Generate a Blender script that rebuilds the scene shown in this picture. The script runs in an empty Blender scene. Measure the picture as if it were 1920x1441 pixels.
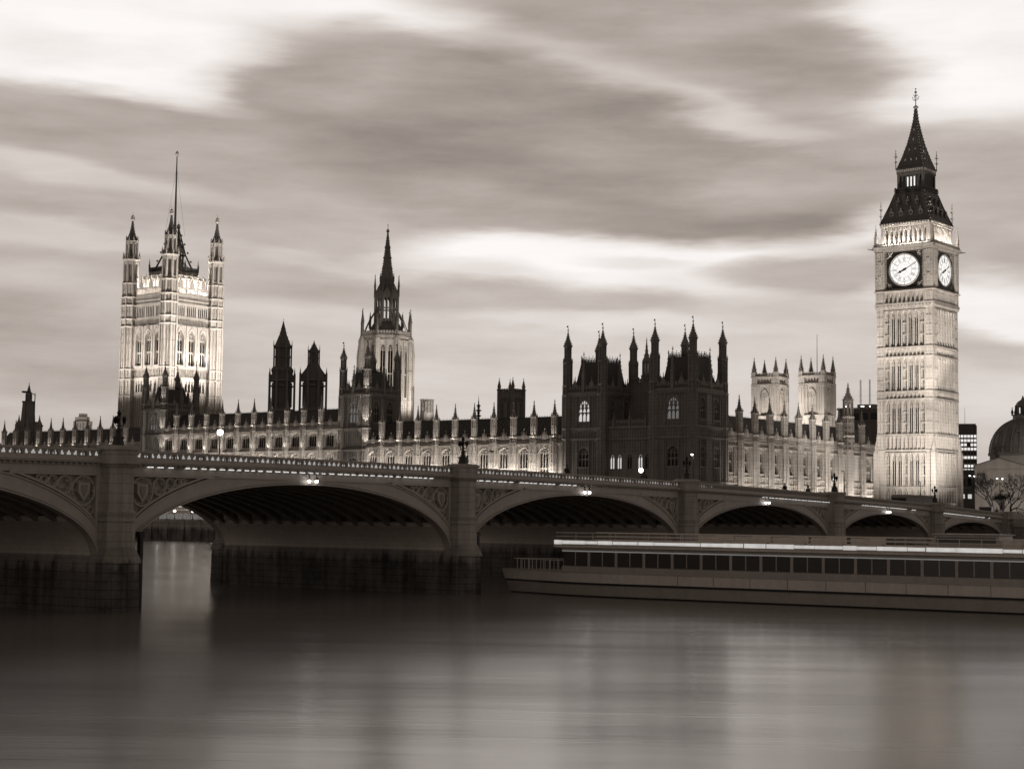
import bpy, math, random
from mathutils import Matrix, Vector
R_ = math.radians
sc = bpy.context.scene
COL = sc.collection
rnd = random.Random(7)

# ------------------------------------------------------------------ camera
F_PX, CX, CY, CZ, YAW, PITCH, ROLL = 3121.05, 339.786, 155.481, -0.086, 3.81067, 0.08057, 0.01217
cam_data = bpy.data.cameras.new('camera')
cam_data.sensor_width = 36.0
cam_data.lens = F_PX / 1920 * 36.0
cam_data.clip_start = 0.5
cam_data.clip_end = 12000
cam = bpy.data.objects.new('camera', cam_data)
COL.objects.link(cam)
_d = Vector((math.cos(YAW) * math.cos(PITCH), math.sin(YAW) * math.cos(PITCH), math.sin(PITCH)))
_r = Vector((math.sin(YAW), -math.cos(YAW), 0))
_u = _r.cross(_d)
_r2 = math.cos(ROLL) * _r + math.sin(ROLL) * _u
_u2 = -math.sin(ROLL) * _r + math.cos(ROLL) * _u
cam.matrix_world = Matrix(((_r2.x, _u2.x, -_d.x, CX), (_r2.y, _u2.y, -_d.y, CY), (_r2.z, _u2.z, -_d.z, CZ), (0, 0, 0, 1)))
sc.camera = cam

# ------------------------------------------------------------------ exposure
sc.view_settings.view_transform = 'Standard'
sc.view_settings.look = 'None'
sc.view_settings.exposure = 0.0
sc.view_settings.gamma = 1.0
sc.view_settings.use_curve_mapping = False
sc.cycles.use_denoising = True
sc.cycles.max_bounces = 6
sc.cycles.diffuse_bounces = 3
sc.cycles.denoising_prefilter = 'ACCURATE'
sc.cycles.glossy_bounces = 3
sc.cycles.transparent_max_bounces = 8
sc.cycles.sample_clamp_indirect = 4.0
sc.cycles.caustics_reflective = True
sc.cycles.caustics_refractive = False


class NT:
    """tiny node helper"""
    def __init__(s, tree):
        s.t = tree
    def n(s, typ, ins=None, **props):
        nd = s.t.nodes.new(typ)
        for k, v in props.items():
            setattr(nd, k, v)
        for k, v in (ins or {}).items():
            sock = nd.inputs[k]
            if isinstance(v, bpy.types.NodeSocket):
                s.t.links.new(v, sock)
            else:
                sock.default_value = v
        return nd
    def math(s, op, a, b=0.0, c=None, clamp=False):
        nd = s.t.nodes.new('ShaderNodeMath'); nd.operation = op; nd.use_clamp = clamp
        for i, v in enumerate((a, b) if c is None else (a, b, c)):
            if isinstance(v, bpy.types.NodeSocket): s.t.links.new(v, nd.inputs[i])
            else: nd.inputs[i].default_value = v
        return nd.outputs[0]


# ------------------------------------------------------------------ world: dusk cloud sky
world = bpy.data.worlds.new('World')
sc.world = world
world.use_nodes = True
wt = world.node_tree
wt.nodes.clear()
W = NT(wt)
tc = W.n('ShaderNodeTexCoord')
rotn = W.n('ShaderNodeVectorRotate', {'Vector': tc.outputs['Generated'], 'Angle': -YAW}, rotation_type='Z_AXIS')
sep = W.n('ShaderNodeSeparateXYZ', {'Vector': rotn.outputs[0]})
az = W.math('MULTIPLY', W.math('ARCTAN2', sep.outputs[1], sep.outputs[0]), -180 / math.pi)
el = W.math('MULTIPLY', W.math('ARCSINE', sep.outputs[2]), 180 / math.pi)
ael = W.math('ABSOLUTE', el)
p0 = W.n('ShaderNodeCombineXYZ', {'X': az, 'Y': ael, 'Z': 0.0})
# wind-drawn wisps: noise stretched along the drift of the clouds
mp = W.n('ShaderNodeMapping', {'Vector': p0.outputs[0], 'Rotation': (0, 0, R_(8)), 'Scale': (0.10, 0.55, 1)})
nz = W.n('ShaderNodeTexNoise', {'Vector': mp.outputs[0], 'Scale': 1.0, 'Detail': 5.0, 'Roughness': 0.55})
mp2 = W.n('ShaderNodeMapping', {'Vector': p0.outputs[0], 'Rotation': (0, 0, R_(9)), 'Scale': (0.17, 0.85, 1), 'Location': (7, 3, 0)})
nz2 = W.n('ShaderNodeTexNoise', {'Vector': mp2.outputs[0], 'Scale': 1.0, 'Detail': 6.0, 'Roughness': 0.6})
off = W.n('ShaderNodeVectorMath', {0: nz.outputs['Color'], 1: (0.5, 0.5, 0.5)}, operation='SUBTRACT')
off2 = W.n('ShaderNodeVectorMath', {0: off.outputs[0], 1: (6.5, 1.9, 0)}, operation='MULTIPLY')
pw = W.n('ShaderNodeVectorMath', {0: p0.outputs[0], 1: off2.outputs[0]}, operation='ADD')
# cloud banks and clear gaps, far to near: azimuth from west-southwest, elevation, half sizes (degrees), tilt, brightness, edge softness, density
BANKS = [
(8.95,5.95,16.51,3.12,-0.7,0.60,0.90,0.90), (-2.94,4.22,9.54,2.02,-0.7,0.50,0.90,0.80), (6.24,3.94,12.84,1.28,-0.7,0.60,0.90,0.80), (-13.59,16.66,10.64,3.12,-0.7,0.97,0.35,1.00), (-9.06,16.09,6.24,2.11,3.3,0.97,0.35,1.00), (-11.73,14.37,4.40,1.14,-3.7,0.96,0.50,1.00), (-5.77,17.29,6.06,1.56,2.3,0.94,0.45,1.00), (-16.52,15.22,1.65,0.83,-0.7,0.82,0.90,0.50), (16.09,16.13,4.77,3.67,-0.7,0.92,0.60,1.00), (15.03,14.14,4.40,1.14,-12.7,0.96,0.55,1.00), (4.15,16.92,8.07,1.93,-10.7,0.38,0.60,1.00), (8.96,15.26,4.95,1.56,-15.7,0.39,0.80,0.95), (-2.01,15.90,6.06,0.48,-3.7,0.60,0.90,0.85), (2.30,15.26,3.49,0.73,-12.7,0.50,0.95,0.80), (6.39,14.11,4.40,0.51,-17.7,0.64,0.95,0.85), (4.02,8.96,7.89,1.14,0.3,0.95,0.45,1.00), (10.22,9.72,5.32,0.73,8.3,0.95,0.55,1.00), (0.31,9.94,2.75,0.73,-14.7,0.93,0.60,1.00), (-1.71,8.45,3.67,0.44,-4.7,0.75,0.80,0.95), (7.50,8.13,4.77,0.48,2.3,0.80,0.90,0.90), (-1.22,12.99,8.99,2.84,-8.7,0.295,0.30,1.00), (5.66,11.31,8.07,1.83,-3.7,0.295,0.30,1.00), (-6.45,14.55,3.12,1.28,13.3,0.38,0.55,0.95), (-14.34,12.80,7.89,1.21,-6.7,0.38,0.50,0.95), (-0.26,10.57,4.77,0.73,-4.7,0.36,0.50,0.90), (10.94,11.67,4.77,1.10,9.3,0.40,0.60,0.90), (4.39,8.69,1.65,0.22,-3.7,0.72,0.90,0.70), (10.57,8.46,3.21,0.77,4.3,0.42,0.55,0.95), (-0.59,7.55,6.97,0.66,-4.7,0.43,0.60,0.95), (8.41,6.95,3.12,0.44,5.3,0.53,0.80,0.85), (3.48,6.67,6.06,0.26,-3.7,0.72,0.90,0.70), (-15.34,11.25,5.14,0.40,-6.7,0.58,0.80,0.95), (-14.92,9.16,4.04,0.55,-2.7,0.58,0.80,0.95), (-16.33,9.96,3.67,0.29,-4.7,0.42,0.90,0.80), (-15.74,7.80,4.77,0.55,-2.7,0.53,0.80,0.80), (-7.42,8.82,3.49,0.29,-9.7,0.56,0.80,0.90), (-8.85,7.73,5.50,0.40,-5.7,0.42,0.90,0.80), (-4.82,6.82,6.06,0.37,-6.7,0.58,0.80,0.85), (16.71,10.42,3.49,2.75,-0.7,0.43,0.55,0.90), (16.00,7.20,3.30,1.06,-6.7,0.90,0.60,0.95), (16.49,5.78,2.75,0.44,-6.7,0.48,0.80,0.85), (-17.23,6.49,4.77,0.62,-2.7,0.36,0.80,0.95), (-12.86,4.71,5.14,1.03,-0.7,0.41,0.90,0.75), (16.81,4.28,2.39,0.73,-0.7,0.66,0.90,0.80),]
acc = 0.46
for (a0, e0, ra, re, rt, val, hard, alpha) in BANKS:
    m_ = W.n('ShaderNodeMapping', {'Vector': pw.outputs[0], 'Location': (a0, e0, 0), 'Rotation': (0, 0, R_(rt)), 'Scale': (ra, re, 1)}, vector_type='TEXTURE')
    ln = W.n('ShaderNodeVectorMath', {0: m_.outputs[0]}, operation='LENGTH')
    mr = W.n('ShaderNodeMapRange', {'Value': ln.outputs['Value'], 'From Min': max(0.0, 1 - hard * 0.75), 'From Max': 1 + hard * 0.75, 'To Min': alpha, 'To Max': 0.0}, interpolation_type='SMOOTHSTEP')
    mx = W.n('ShaderNodeMix', {'Factor': mr.outputs[0], 'A': acc, 'B': val}, data_type='FLOAT')
    acc = mx.outputs[0]
wisp = W.math('ADD', W.math('MULTIPLY', W.math('SUBTRACT', nz.outputs['Fac'], 0.5), 0.26), W.math('MULTIPLY', W.math('SUBTRACT', nz2.outputs['Fac'], 0.5), 0.26))
acc = W.math('ADD', acc, wisp)
acc = W.math('MINIMUM', W.math('MAXIMUM', acc, 0.24), 1.0)
# daylight lingers in the west (the view axis) and dies overhead and behind
envr = W.n('ShaderNodeMapRange', {'Value': W.math('ABSOLUTE', az), 'From Min': 24.0, 'From Max': 105.0, 'To Min': 1.0, 'To Max': 0.62}, interpolation_type='SMOOTHSTEP')
enve = W.n('ShaderNodeMapRange', {'Value': ael, 'From Min': 15.5, 'From Max': 38.0, 'To Min': 1.0, 'To Max': 0.22}, interpolation_type='SMOOTHSTEP')
lum = W.math('MULTIPLY', acc, W.math('MULTIPLY', envr.outputs[0], enve.outputs[0]))
SUN_EL, SUN_AZ = R_(3.0), math.pi / 2 - YAW
nish = W.n('ShaderNodeTexSky', sky_type='NISHITA', sun_disc=False, sun_elevation=SUN_EL, sun_rotation=SUN_AZ)
bw = W.n('ShaderNodeRGBToBW', {'Color': nish.outputs[0]})
lum = W.math('ADD', lum, W.math('MULTIPLY', bw.outputs[0], 0.004))
# toned print: shadows warm, highlights nearly neutral
tint = W.n('ShaderNodeValToRGB', {'Fac': lum})
cr = tint.color_ramp
cr.elements[0].position = 0.0; cr.elements[0].color = (0, 0, 0, 1)
cr.elements[1].position = 1.0; cr.elements[1].color = (0.985, 0.945, 0.925, 1)
for pos, c in ((0.12, (0.134, 0.115, 0.100, 1)), (0.36, (0.39, 0.338, 0.304, 1)), (0.62, (0.66, 0.598, 0.555, 1))):
    e_ = cr.elements.new(pos); e_.color = c
bg = W.n('ShaderNodeBackground', {'Color': tint.outputs[0], 'Strength': 1.0})
wo = W.n('ShaderNodeOutputWorld', {'Surface': bg.outputs[0]})
world.cycles.sampling_method = 'MANUAL'
world.cycles.sample_map_resolution = 512

sun_d = bpy.data.lights.new('sun', 'SUN'); sun_d.energy = 0.12; sun_d.angle = R_(25); sun_d.color = (1.0, 0.93, 0.86)
sun = bpy.data.objects.new('sun', sun_d); COL.objects.link(sun)
_sd = Vector((math.cos(YAW) * math.cos(SUN_EL), math.sin(YAW) * math.cos(SUN_EL), math.sin(SUN_EL)))
sun.rotation_euler = _sd.to_track_quat('Z', 'Y').to_euler()


# ------------------------------------------------------------------ materials
def sepia(v):
    return (v * 1.10, v * 1.0, v * 0.90)


MATS = {}


def new_mat(name):
    m = bpy.data.materials.new(name); m.use_nodes = True
    m.node_tree.nodes.clear(); MATS[name] = m
    return m, NT(m.node_tree)


def surf(name, v, rough=0.8, var=0.35, scale=0.35, streak=0.3, courses=0.0, metal=0.0, fine=3.0, bump=0.0, spec=0.3, tide=None):
    """weathered surface: blotches, rain streaks, faint courses"""
    m, N = new_mat(name)
    geo = N.n('ShaderNodeNewGeometry')
    pos = geo.outputs['Position']
    n1 = N.n('ShaderNodeTexNoise', {'Vector': pos, 'Scale': scale, 'Detail': 6.0, 'Roughness': 0.65})
    ms = N.n('ShaderNodeMapping', {'Vector': pos, 'Scale': (1.1, 1.1, 0.07)})
    n2 = N.n('ShaderNodeTexNoise', {'Vector': ms.outputs[0], 'Scale': 1.3, 'Detail': 4.0, 'Roughness': 0.6})
    n3 = N.n('ShaderNodeTexNoise', {'Vector': pos, 'Scale': fine, 'Detail': 3.0, 'Roughness': 0.7})
    f = N.math('MULTIPLY', N.math('SUBTRACT', n1.outputs['Fac'], 0.5), 2 * var)
    f = N.math('ADD', f, N.math('MULTIPLY', N.math('SUBTRACT', n2.outputs['Fac'], 0.5), 2 * streak))
    f = N.math('ADD', f, N.math('MULTIPLY', N.math('SUBTRACT', n3.outputs['Fac'], 0.5), 0.35))
    if courses:
        sp = N.n('ShaderNodeSeparateXYZ', {'Vector': pos})
        wv = N.math('FRACT', N.math('DIVIDE', sp.outputs[2], courses))
        ln = N.math('LESS_THAN', wv, 0.10)
        f = N.math('SUBTRACT', f, N.math('MULTIPLY', ln, 0.28))
    if tide is not None:     # wet, weedy band below the tide mark
        sp = N.n('ShaderNodeSeparateXYZ', {'Vector': pos})
        zz = N.math('ADD', sp.outputs[2], N.math('MULTIPLY', N.math('SUBTRACT', n2.outputs['Fac'], 0.5), 2.4))
        mr = N.n('ShaderNodeMapRange', {'Value': zz, 'From Min': tide - 0.25, 'From Max': tide + 0.35, 'To Min': -0.62, 'To Max': 0.0})
        f = N.math('ADD', f, mr.outputs[0])
    f = N.math('MAXIMUM', N.math('ADD', f, 1.0), 0.12)
    c = N.n('ShaderNodeVectorMath', {0: sepia(v), 'Scale': f}, operation='SCALE')
    b = N.n('ShaderNodeBsdfPrincipled', {'Base Color': c.outputs[0], 'Roughness': rough, 'Metallic': metal, 'Specular IOR Level': spec})
    if bump:
        bp = N.n('ShaderNodeBump', {'Height': n3.outputs['Fac'], 'Strength': bump, 'Distance': 0.1})
        N.t.links.new(bp.outputs[0], b.inputs['Normal'])
    N.n('ShaderNodeOutputMaterial', {'Surface': b.outputs[0]})
    return m


def emis(name, v, warm=1.0):
    m, N = new_mat(name)
    geo = N.n('ShaderNodeNewGeometry')
    n1 = N.n('ShaderNodeTexNoise', {'Vector': geo.outputs['Position'], 'Scale': 1.7, 'Detail': 2.0})
    s = N.math('MULTIPLY', N.math('ADD', N.math('MULTIPLY', n1.outputs['Fac'], 0.5), 0.75), v)
    e = N.n('ShaderNodeEmission', {'Color': (1.0, 0.965, 0.93, 1), 'Strength': s})
    N.n('ShaderNodeOutputMaterial', {'Surface': e.outputs[0]})
    return m


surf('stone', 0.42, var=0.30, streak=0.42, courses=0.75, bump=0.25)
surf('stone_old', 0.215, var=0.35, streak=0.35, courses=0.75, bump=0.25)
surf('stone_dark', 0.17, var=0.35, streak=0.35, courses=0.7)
surf('slate', 0.085, rough=0.6, var=0.3, streak=0.3, courses=0.55)
surf('iron_roof', 0.11, rough=0.55, var=0.25, streak=0.35, courses=0.8)
surf('lead', 0.16, rough=0.5, var=0.2, streak=0.5)
surf('iron', 0.035, rough=0.5, var=0.2, streak=0.1)
surf('gilt', 0.42, rough=0.45, var=0.3, streak=0.1, metal=0.3)
surf('bridge_paint', 0.40, rough=0.55, var=0.14, streak=0.14, fine=1.5)
surf('bridge_rib', 0.26, rough=0.6, var=0.3, streak=0.2)
surf('granite', 0.34, rough=0.75, var=0.35, streak=0.55, courses=0.62, bump=0.4)
surf('granite_base', 0.25, rough=0.7, var=0.6, streak=0.55, courses=0.55, bump=0.6, tide=-3.5)
surf('haunch_paint', 0.62, rough=0.6, var=0.15, streak=0.2)
surf('asphalt', 0.05, rough=0.85)
surf('paving', 0.18)
surf('ground', 0.09, var=0.4, streak=0.0)
surf('brick_dull', 0.13, var=0.2, courses=0.3)
surf('render_pale', 0.42, var=0.15, streak=0.25)
surf('concrete', 0.22, var=0.2, streak=0.3)
surf('white_paint', 0.62, rough=0.4, var=0.1, streak=0.15)
surf('hull_grey', 0.38, rough=0.4, var=0.12, streak=0.2)
surf('hull_pale', 0.58, rough=0.4, var=0.12, streak=0.2)
surf('black_paint', 0.02, rough=0.4, var=0.1, streak=0.0)
surf('canvas', 0.35, var=0.1, streak=0.2)
surf('cloth_dark', 0.03, var=0.2, streak=0.0)
surf('cloth_grey', 0.09, var=0.2, streak=0.0)
surf('skin', 0.30, var=0.1, streak=0.0)
surf('hair', 0.02, var=0.2, streak=0.0)
surf('bark', 0.055, var=0.3, streak=0.2)
surf('twig', 0.045, var=0.3, streak=0.0)
surf('car_paint', 0.05, rough=0.25, var=0.05, streak=0.0, spec=0.5)
surf('rubber', 0.02, var=0.1, streak=0.0)
surf('foliage', 0.05, var=0.4, streak=0.0, fine=8)
surf('glass_dark', 0.008, rough=0.16, var=0.2, streak=0.0, spec=0.25)
surf('glass_boat', 0.06, rough=0.22, var=0.2, streak=0.0, spec=0.6)
emis('lit_window', 0.62)
emis('lit_faint', 0.14)
emis('dial', 1.05)
emis('lamp', 6.0)
emis('led', 0.9)
emis('arch_lamp_glow', 10.0)
emis('lamp_bright', 14.0)
emis('trefoil_glow', 0.40)
emis('office_light', 0.95)
emis('deck_light', 0.55)
emis('deck_light_dim', 0.16)


# ------------------------------------------------------------------ mesh builder
class MB:
    """collects faces in a frame: a = along, d = outward, c = up (wall frames) and links them as ONE mesh object"""
    def __init__(s):
        s.v, s.f, s.mi, s.mats = [], [], [], []
        s.fr()

    def fr(s, rz=0.0, o=(0, 0, 0), raw=False):
        s.ca, s.sa, s.o, s.sg = math.cos(rz), math.sin(rz), o, (1.0 if raw else -1.0)
        return s

    def P(s, a, d, c):
        d *= s.sg
        s.v.append((s.o[0] + s.ca * a - s.sa * d, s.o[1] + s.sa * a + s.ca * d, s.o[2] + c))
        return len(s.v) - 1

    def face(s, idx, m):
        if m not in s.mats: s.mats.append(m)
        s.f.append(idx if s.sg < 0 else idx[::-1]); s.mi.append(s.mats.index(m))

    def box(s, a0, a1, d0, d1, c0, c1, m):
        i = [s.P(a, d, c) for c in (c0, c1) for (a, d) in ((a0, d0), (a1, d0), (a1, d1), (a0, d1))]
        for q in ((0, 1, 2, 3), (7, 6, 5, 4), (3, 2, 6, 7), (1, 0, 4, 5), (2, 1, 5, 6), (0, 3, 7, 4)):
            s.face([i[k] for k in q], m)

    def prism(s, a, d, c0, c1, r0, r1, m, n=8, rot=None, cap=True, sq=1.0):
        rot = math.pi / n if rot is None else rot
        def ring(r, c):
            return [s.P(a + r * math.cos(rot + 2 * math.pi * k / n), d + sq * r * math.sin(rot + 2 * math.pi * k / n), c) for k in range(n)]
        A = ring(r0, c0)
        if r1 < 1e-4:
            t = s.P(a, d, c1)
            for k in range(n): s.face([A[k], t, A[(k + 1) % n]], m)
        else:
            B = ring(r1, c1)
            for k in range(n): s.face([A[k], B[k], B[(k + 1) % n], A[(k + 1) % n]], m)
            if cap: s.face(B[::-1], m)
        if cap: s.face(A, m)

    def lathe(s, a, d, prof, m, n=12, sq=1.0):
        for (r0, c0), (r1, c1) in zip(prof, prof[1:]):
            if r0 < 1e-4:
                s.prism(a, d, c1, c0, r1, 0, m, n, cap=False, sq=sq)
            else:
                s.prism(a, d, c0, c1, r0, r1, m, n, cap=False, sq=sq)

    def extr(s, pts, d0, d1, m):
        """extrude a convex (a, c) outline between two depths"""
        A = [s.P(a, d0, c) for a, c in pts]; B = [s.P(a, d1, c) for a, c in pts]
        n = len(pts)
        s.face(A, m); s.face(B[::-1], m)
        for k in range(n): s.face([A[k], B[k], B[(k + 1) % n], A[(k + 1) % n]], m)

    def strip(s, lo, hi, d0, d1, m, ends=True):
        """wall between two polylines lo / hi of (a, c), thick d0..d1"""
        n = len(lo)
        L0 = [s.P(a, d0, c) for a, c in lo]; L1 = [s.P(a, d1, c) for a, c in lo]
        H0 = [s.P(a, d0, c) for a, c in hi]; H1 = [s.P(a, d1, c) for a, c in hi]
        for k in range(n - 1):
            s.face([L1[k], L1[k + 1], H1[k + 1], H1[k]], m)
            s.face([L0[k + 1], L0[k], H0[k], H0[k + 1]], m)
            s.face([H1[k], H1[k + 1], H0[k + 1], H0[k]], m)
            s.face([L0[k], L0[k + 1], L1[k + 1], L1[k]], m)
        if ends:
            s.face([L0[0], L1[0], H1[0], H0[0]], m); s.face([L1[-1], L0[-1], H0[-1], H1[-1]], m)

    def tube(s, pts, r, m, n=6, r2=None):
        """round bar through points (a, d, c)"""
        rings = []
        V = [Vector(p) for p in pts]
        for i, p in enumerate(V):
            t = (V[min(i + 1, len(V) - 1)] - V[max(i - 1, 0)])
            if t.length < 1e-6: t = Vector((0, 0, 1))
            t.normalize()
            x = t.cross(Vector((0, 0, 1)) if abs(t.z) < 0.9 else Vector((1, 0, 0))).normalized(); y = t.cross(x)
            rr = r if r2 is None else r + (r2 - r) * i / (len(V) - 1)
            rings.append([s.P(*(p + x * rr * math.cos(2 * math.pi * k / n) + y * rr * math.sin(2 * math.pi * k / n))) for k in range(n)])
        for A, B in zip(rings, rings[1:]):
            for k in range(n): s.face([A[k], B[k], B[(k + 1) % n], A[(k + 1) % n]], m)
        s.face(rings[0], m); s.face(rings[-1][::-1], m)

    def knob(s, a, d, c, r, m, n=4):
        s.prism(a, d, c - r, c, 0.02 * r, r, m, n, cap=False); s.prism(a, d, c, c + r, r, 0, m, n, cap=False)

    def ball(s, a, d, c, r, m, n=10, sq=1.0):
        k = 6
        s.lathe(a, d, [(max(1e-5, r * math.sin(math.pi * i / k)) if i < k else 0, c - r * math.cos(math.pi * i / k)) for i in range(1, k)], m, n)
        s.prism(a, d, c - r * math.cos(math.pi / k), c - r, r * math.sin(math.pi / k), 0, m, n, cap=False)
        s.prism(a, d, c + r * math.cos(math.pi / k), c + r, r * math.sin(math.pi / k), 0, m, n, cap=False)

    def build(s, name, parent=None, loc=(0, 0, 0), rz=0.0, smooth=False):
        me = bpy.data.meshes.new(name)
        me.from_pydata(s.v, [], s.f)
        for m in s.mats: me.materials.append(MATS[m])
        me.polygons.foreach_set('material_index', s.mi)
        if smooth: me.polygons.foreach_set('use_smooth', [True] * len(s.f))
        me.update()
        o = bpy.data.objects.new(name, me); COL.objects.link(o)
        o.location = loc; o.rotation_euler = (0, 0, rz)
        if parent: o.parent = parent
        return o


def tag(o, label, cat, group=None, kind=None):
    o['label'] = label; o['category'] = cat
    if group: o['group'] = group
    if kind: o['kind'] = kind
    return o


def thing(name, label, cat, loc=(0, 0, 0), rz=0.0, group=None):
    o = bpy.data.objects.new(name, None); COL.objects.link(o)
    o.empty_display_size = 0.5
    o.location = loc; o.rotation_euler = (0, 0, rz)
    return tag(o, label, cat, group)


def dup(o, parent=None, loc=None, rz=None):
    """copy an object with its children (shared meshes)"""
    c = o.copy(); COL.objects.link(c)
    if parent is not None: c.parent = parent
    if loc is not None: c.location = loc
    if rz is not None: c.rotation_euler = (0, 0, rz)
    for ch in list(o.children):
        dup(ch, c)
    return c


def lamp_spot(loc, target, power, size=70, blend=0.6, radius=0.4):
    l = bpy.data.lights.new('floodlight', 'SPOT'); l.energy = power; l.spot_size = R_(size); l.spot_blend = blend
    l.shadow_soft_size = radius; l.color = (1.0, 0.95, 0.89)
    o = bpy.data.objects.new('floodlight', l); COL.objects.link(o); o.location = loc
    o.rotation_euler = (Vector(target) - Vector(loc)).to_track_quat('-Z', 'Y').to_euler()
    return o


def lamp_strip(p0, p1, aim, power, width=0.25):
    """a row of floodlights along p0-p1 (horizontal) aimed along a direction"""
    p0, p1 = Vector(p0), Vector(p1)
    l = bpy.data.lights.new('floodlight_row', 'AREA'); l.shape = 'RECTANGLE'
    l.size = (p1 - p0).length; l.size_y = width; l.energy = power; l.color = (1.0, 0.95, 0.89)
    o = bpy.data.objects.new('floodlight_row', l); COL.objects.link(o)
    x = (p1 - p0).normalized(); z = -Vector(aim).normalized(); y = z.cross(x).normalized(); z = x.cross(y)
    M = Matrix((x, y, z)).transposed().to_4x4(); M.translation = (p0 + p1) / 2
    o.matrix_world = M
    return o


# ------------------------------------------------------------------ gothic kit
def arch_pts(a0, a1, zs, zt, k=5):
    """left half and right half of a pointed arch"""
    h = (a1 - a0) / 2
    L = []
    for i in range(k + 1):
        t = i / k
        L.append((a0 + h * t, zs + (zt - zs) * math.sin(math.acos(1 - t) * 0.82) / math.sin(math.pi / 2 * 0.82)))
    Rr = [(a1 - (a - a0), z) for a, z in L]
    return L, Rr


def arch_fill(mb, a0, a1, zs, zt, d0, d1, m, k=5):
    L, Rr = arch_pts(a0, a1, zs, zt, k)
    mb.strip(L, [(a, zt + 0.002) for a, z in L], d0, d1, m, ends=False)
    mb.strip(Rr[::-1], [(a, zt + 0.002) for a, z in Rr[::-1]], d0, d1, m, ends=False)


def wall_row(mb, a0, a1, z0, z1, ops, d0, d1, m):
    """wall with openings (centre, width, sill, spring, top); spring == top gives a square head"""
    x = a0
    for (ac, w, zb, zs, zt) in sorted(ops):
        l, r = ac - w / 2, ac + w / 2
        if l > x + 1e-4: mb.box(x, l, d0, d1, z0, z1, m)
        if zb > z0: mb.box(l, r, d0, d1, z0, zb, m)
        if zt > zs + 1e-3: arch_fill(mb, l, r, zs, zt, d0, d1, m)
        if z1 > zt: mb.box(l, r, d0, d1, zt, z1, m)
        x = r
    if a1 > x + 1e-4: mb.box(x, a1, d0, d1, z0, z1, m)


def window_mb(w, h, spring=None, lights=2, transoms=(), glass='glass_dark', stone='stone', depth=-0.45, bar=0.12, back=None):
    """glazing with mullions, transoms and head tracery; origin at the middle of the sill"""
    mb = MB()
    mb.box(-w / 2, w / 2, depth - 0.08, depth, 0, h, glass)
    spring = h if spring is None else spring
    lw = w / lights
    for k in range(1, lights):
        a = -w / 2 + k * lw
        mb.box(a - bar / 2, a + bar / 2, depth + 0.01, depth + 0.28, 0, spring + (h - spring) * 0.55, stone)
    for t in transoms:
        mb.box(-w / 2, w / 2, depth + 0.012, depth + 0.24, t - bar * 0.6, t + bar * 0.6, stone)
        for k in range(lights):
            arch_fill(mb, -w / 2 + k * lw + bar / 2, -w / 2 + (k + 1) * lw - bar / 2, t - bar * .6 - lw * 0.7, t - bar * 0.6, depth + 0.014, depth + 0.2, stone, 3)
    for k in range(lights):
        arch_fill(mb, -w / 2 + k * lw + bar / 2, -w / 2 + (k + 1) * lw - bar / 2, spring - lw * 0.75, spring, depth + 0.014, depth + 0.2, stone, 3)
    if h > spring:
        mb.box(-w / 2, w / 2, depth + 0.013, depth + 0.21, spring, spring + bar * 0.7, stone)
        for k in range(lights * 2):
            a = -w / 2 + (k + 0.5) * lw / 2
            mb.box(a - bar * .3, a + bar * .3, depth + 0.013, depth + 0.2, spring, h, stone)
        mb.box(-w / 2, w / 2, depth + 0.013, depth + 0.19, spring + (h - spring) * .48, spring + (h - spring) * .48 + bar * .7, stone)
    mb.box(-w / 2 - 0.1, w / 2 + 0.1, depth + 0.02, 0.14, -0.22, 0.0, stone)
    return mb


def spire(mb, a, d, z0, z1, r, m, n=8, prof=None, crockets=5, ck=0.13, edges=4, finial=True, fm=None):
    """tapering cap with crockets up its arrises and a finial"""
    prof = prof or [(1, 0), (0.0, 1)]
    pts = [(max(rr * r, 0.03), z0 + (z1 - z0) * t) for rr, t in prof]
    mb.lathe(a, d, pts, m, n)
    def rad(t):
        for (ra, ta), (rb, tb) in zip(prof, prof[1:]):
            if ta <= t <= tb: return r * (ra + (rb - ra) * (t - ta) / max(tb - ta, 1e-6))
        return 0
    st = math.pi / n
    for e in range(edges):
        an = st + 2 * math.pi * e * (n // edges) / n
        for k in range(crockets):
            t = 0.06 + 0.86 * k / crockets
            q = rad(t) + ck * 0.5
            mb.knob(a + q * math.cos(an), d + q * math.sin(an), z0 + (z1 - z0) * t, ck * (1 - 0.45 * t), fm or m)
    if finial:
        h = (z1 - z0)
        mb.knob(a, d, z1 + 0.02 * h, ck * 1.5, fm or m, 6)
        mb.prism(a, d, z1, z1 + 0.16 * h, ck * 0.3, 0.02, fm or m, 4)
        mb.knob(a, d, z1 + 0.12 * h, ck * 0.8, fm or m, 4)


def pinnacle(mb, a, d, z0, h, w, m, m2=None):
    """square gothic pinnacle"""
    mb.box(a - w / 2, a + w / 2, d - w / 2, d + w / 2, z0, z0 + h * 0.45, m)
    mb.box(a - w * .62, a + w * .62, d - w * .62, d + w * .62, z0 + h * 0.42, z0 + h * 0.47, m)
    spire(mb, a, d, z0 + h * 0.47, z0 + h * 0.95, w * 0.62, m2 or m, 4, crockets=4, ck=w * 0.22)


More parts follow.
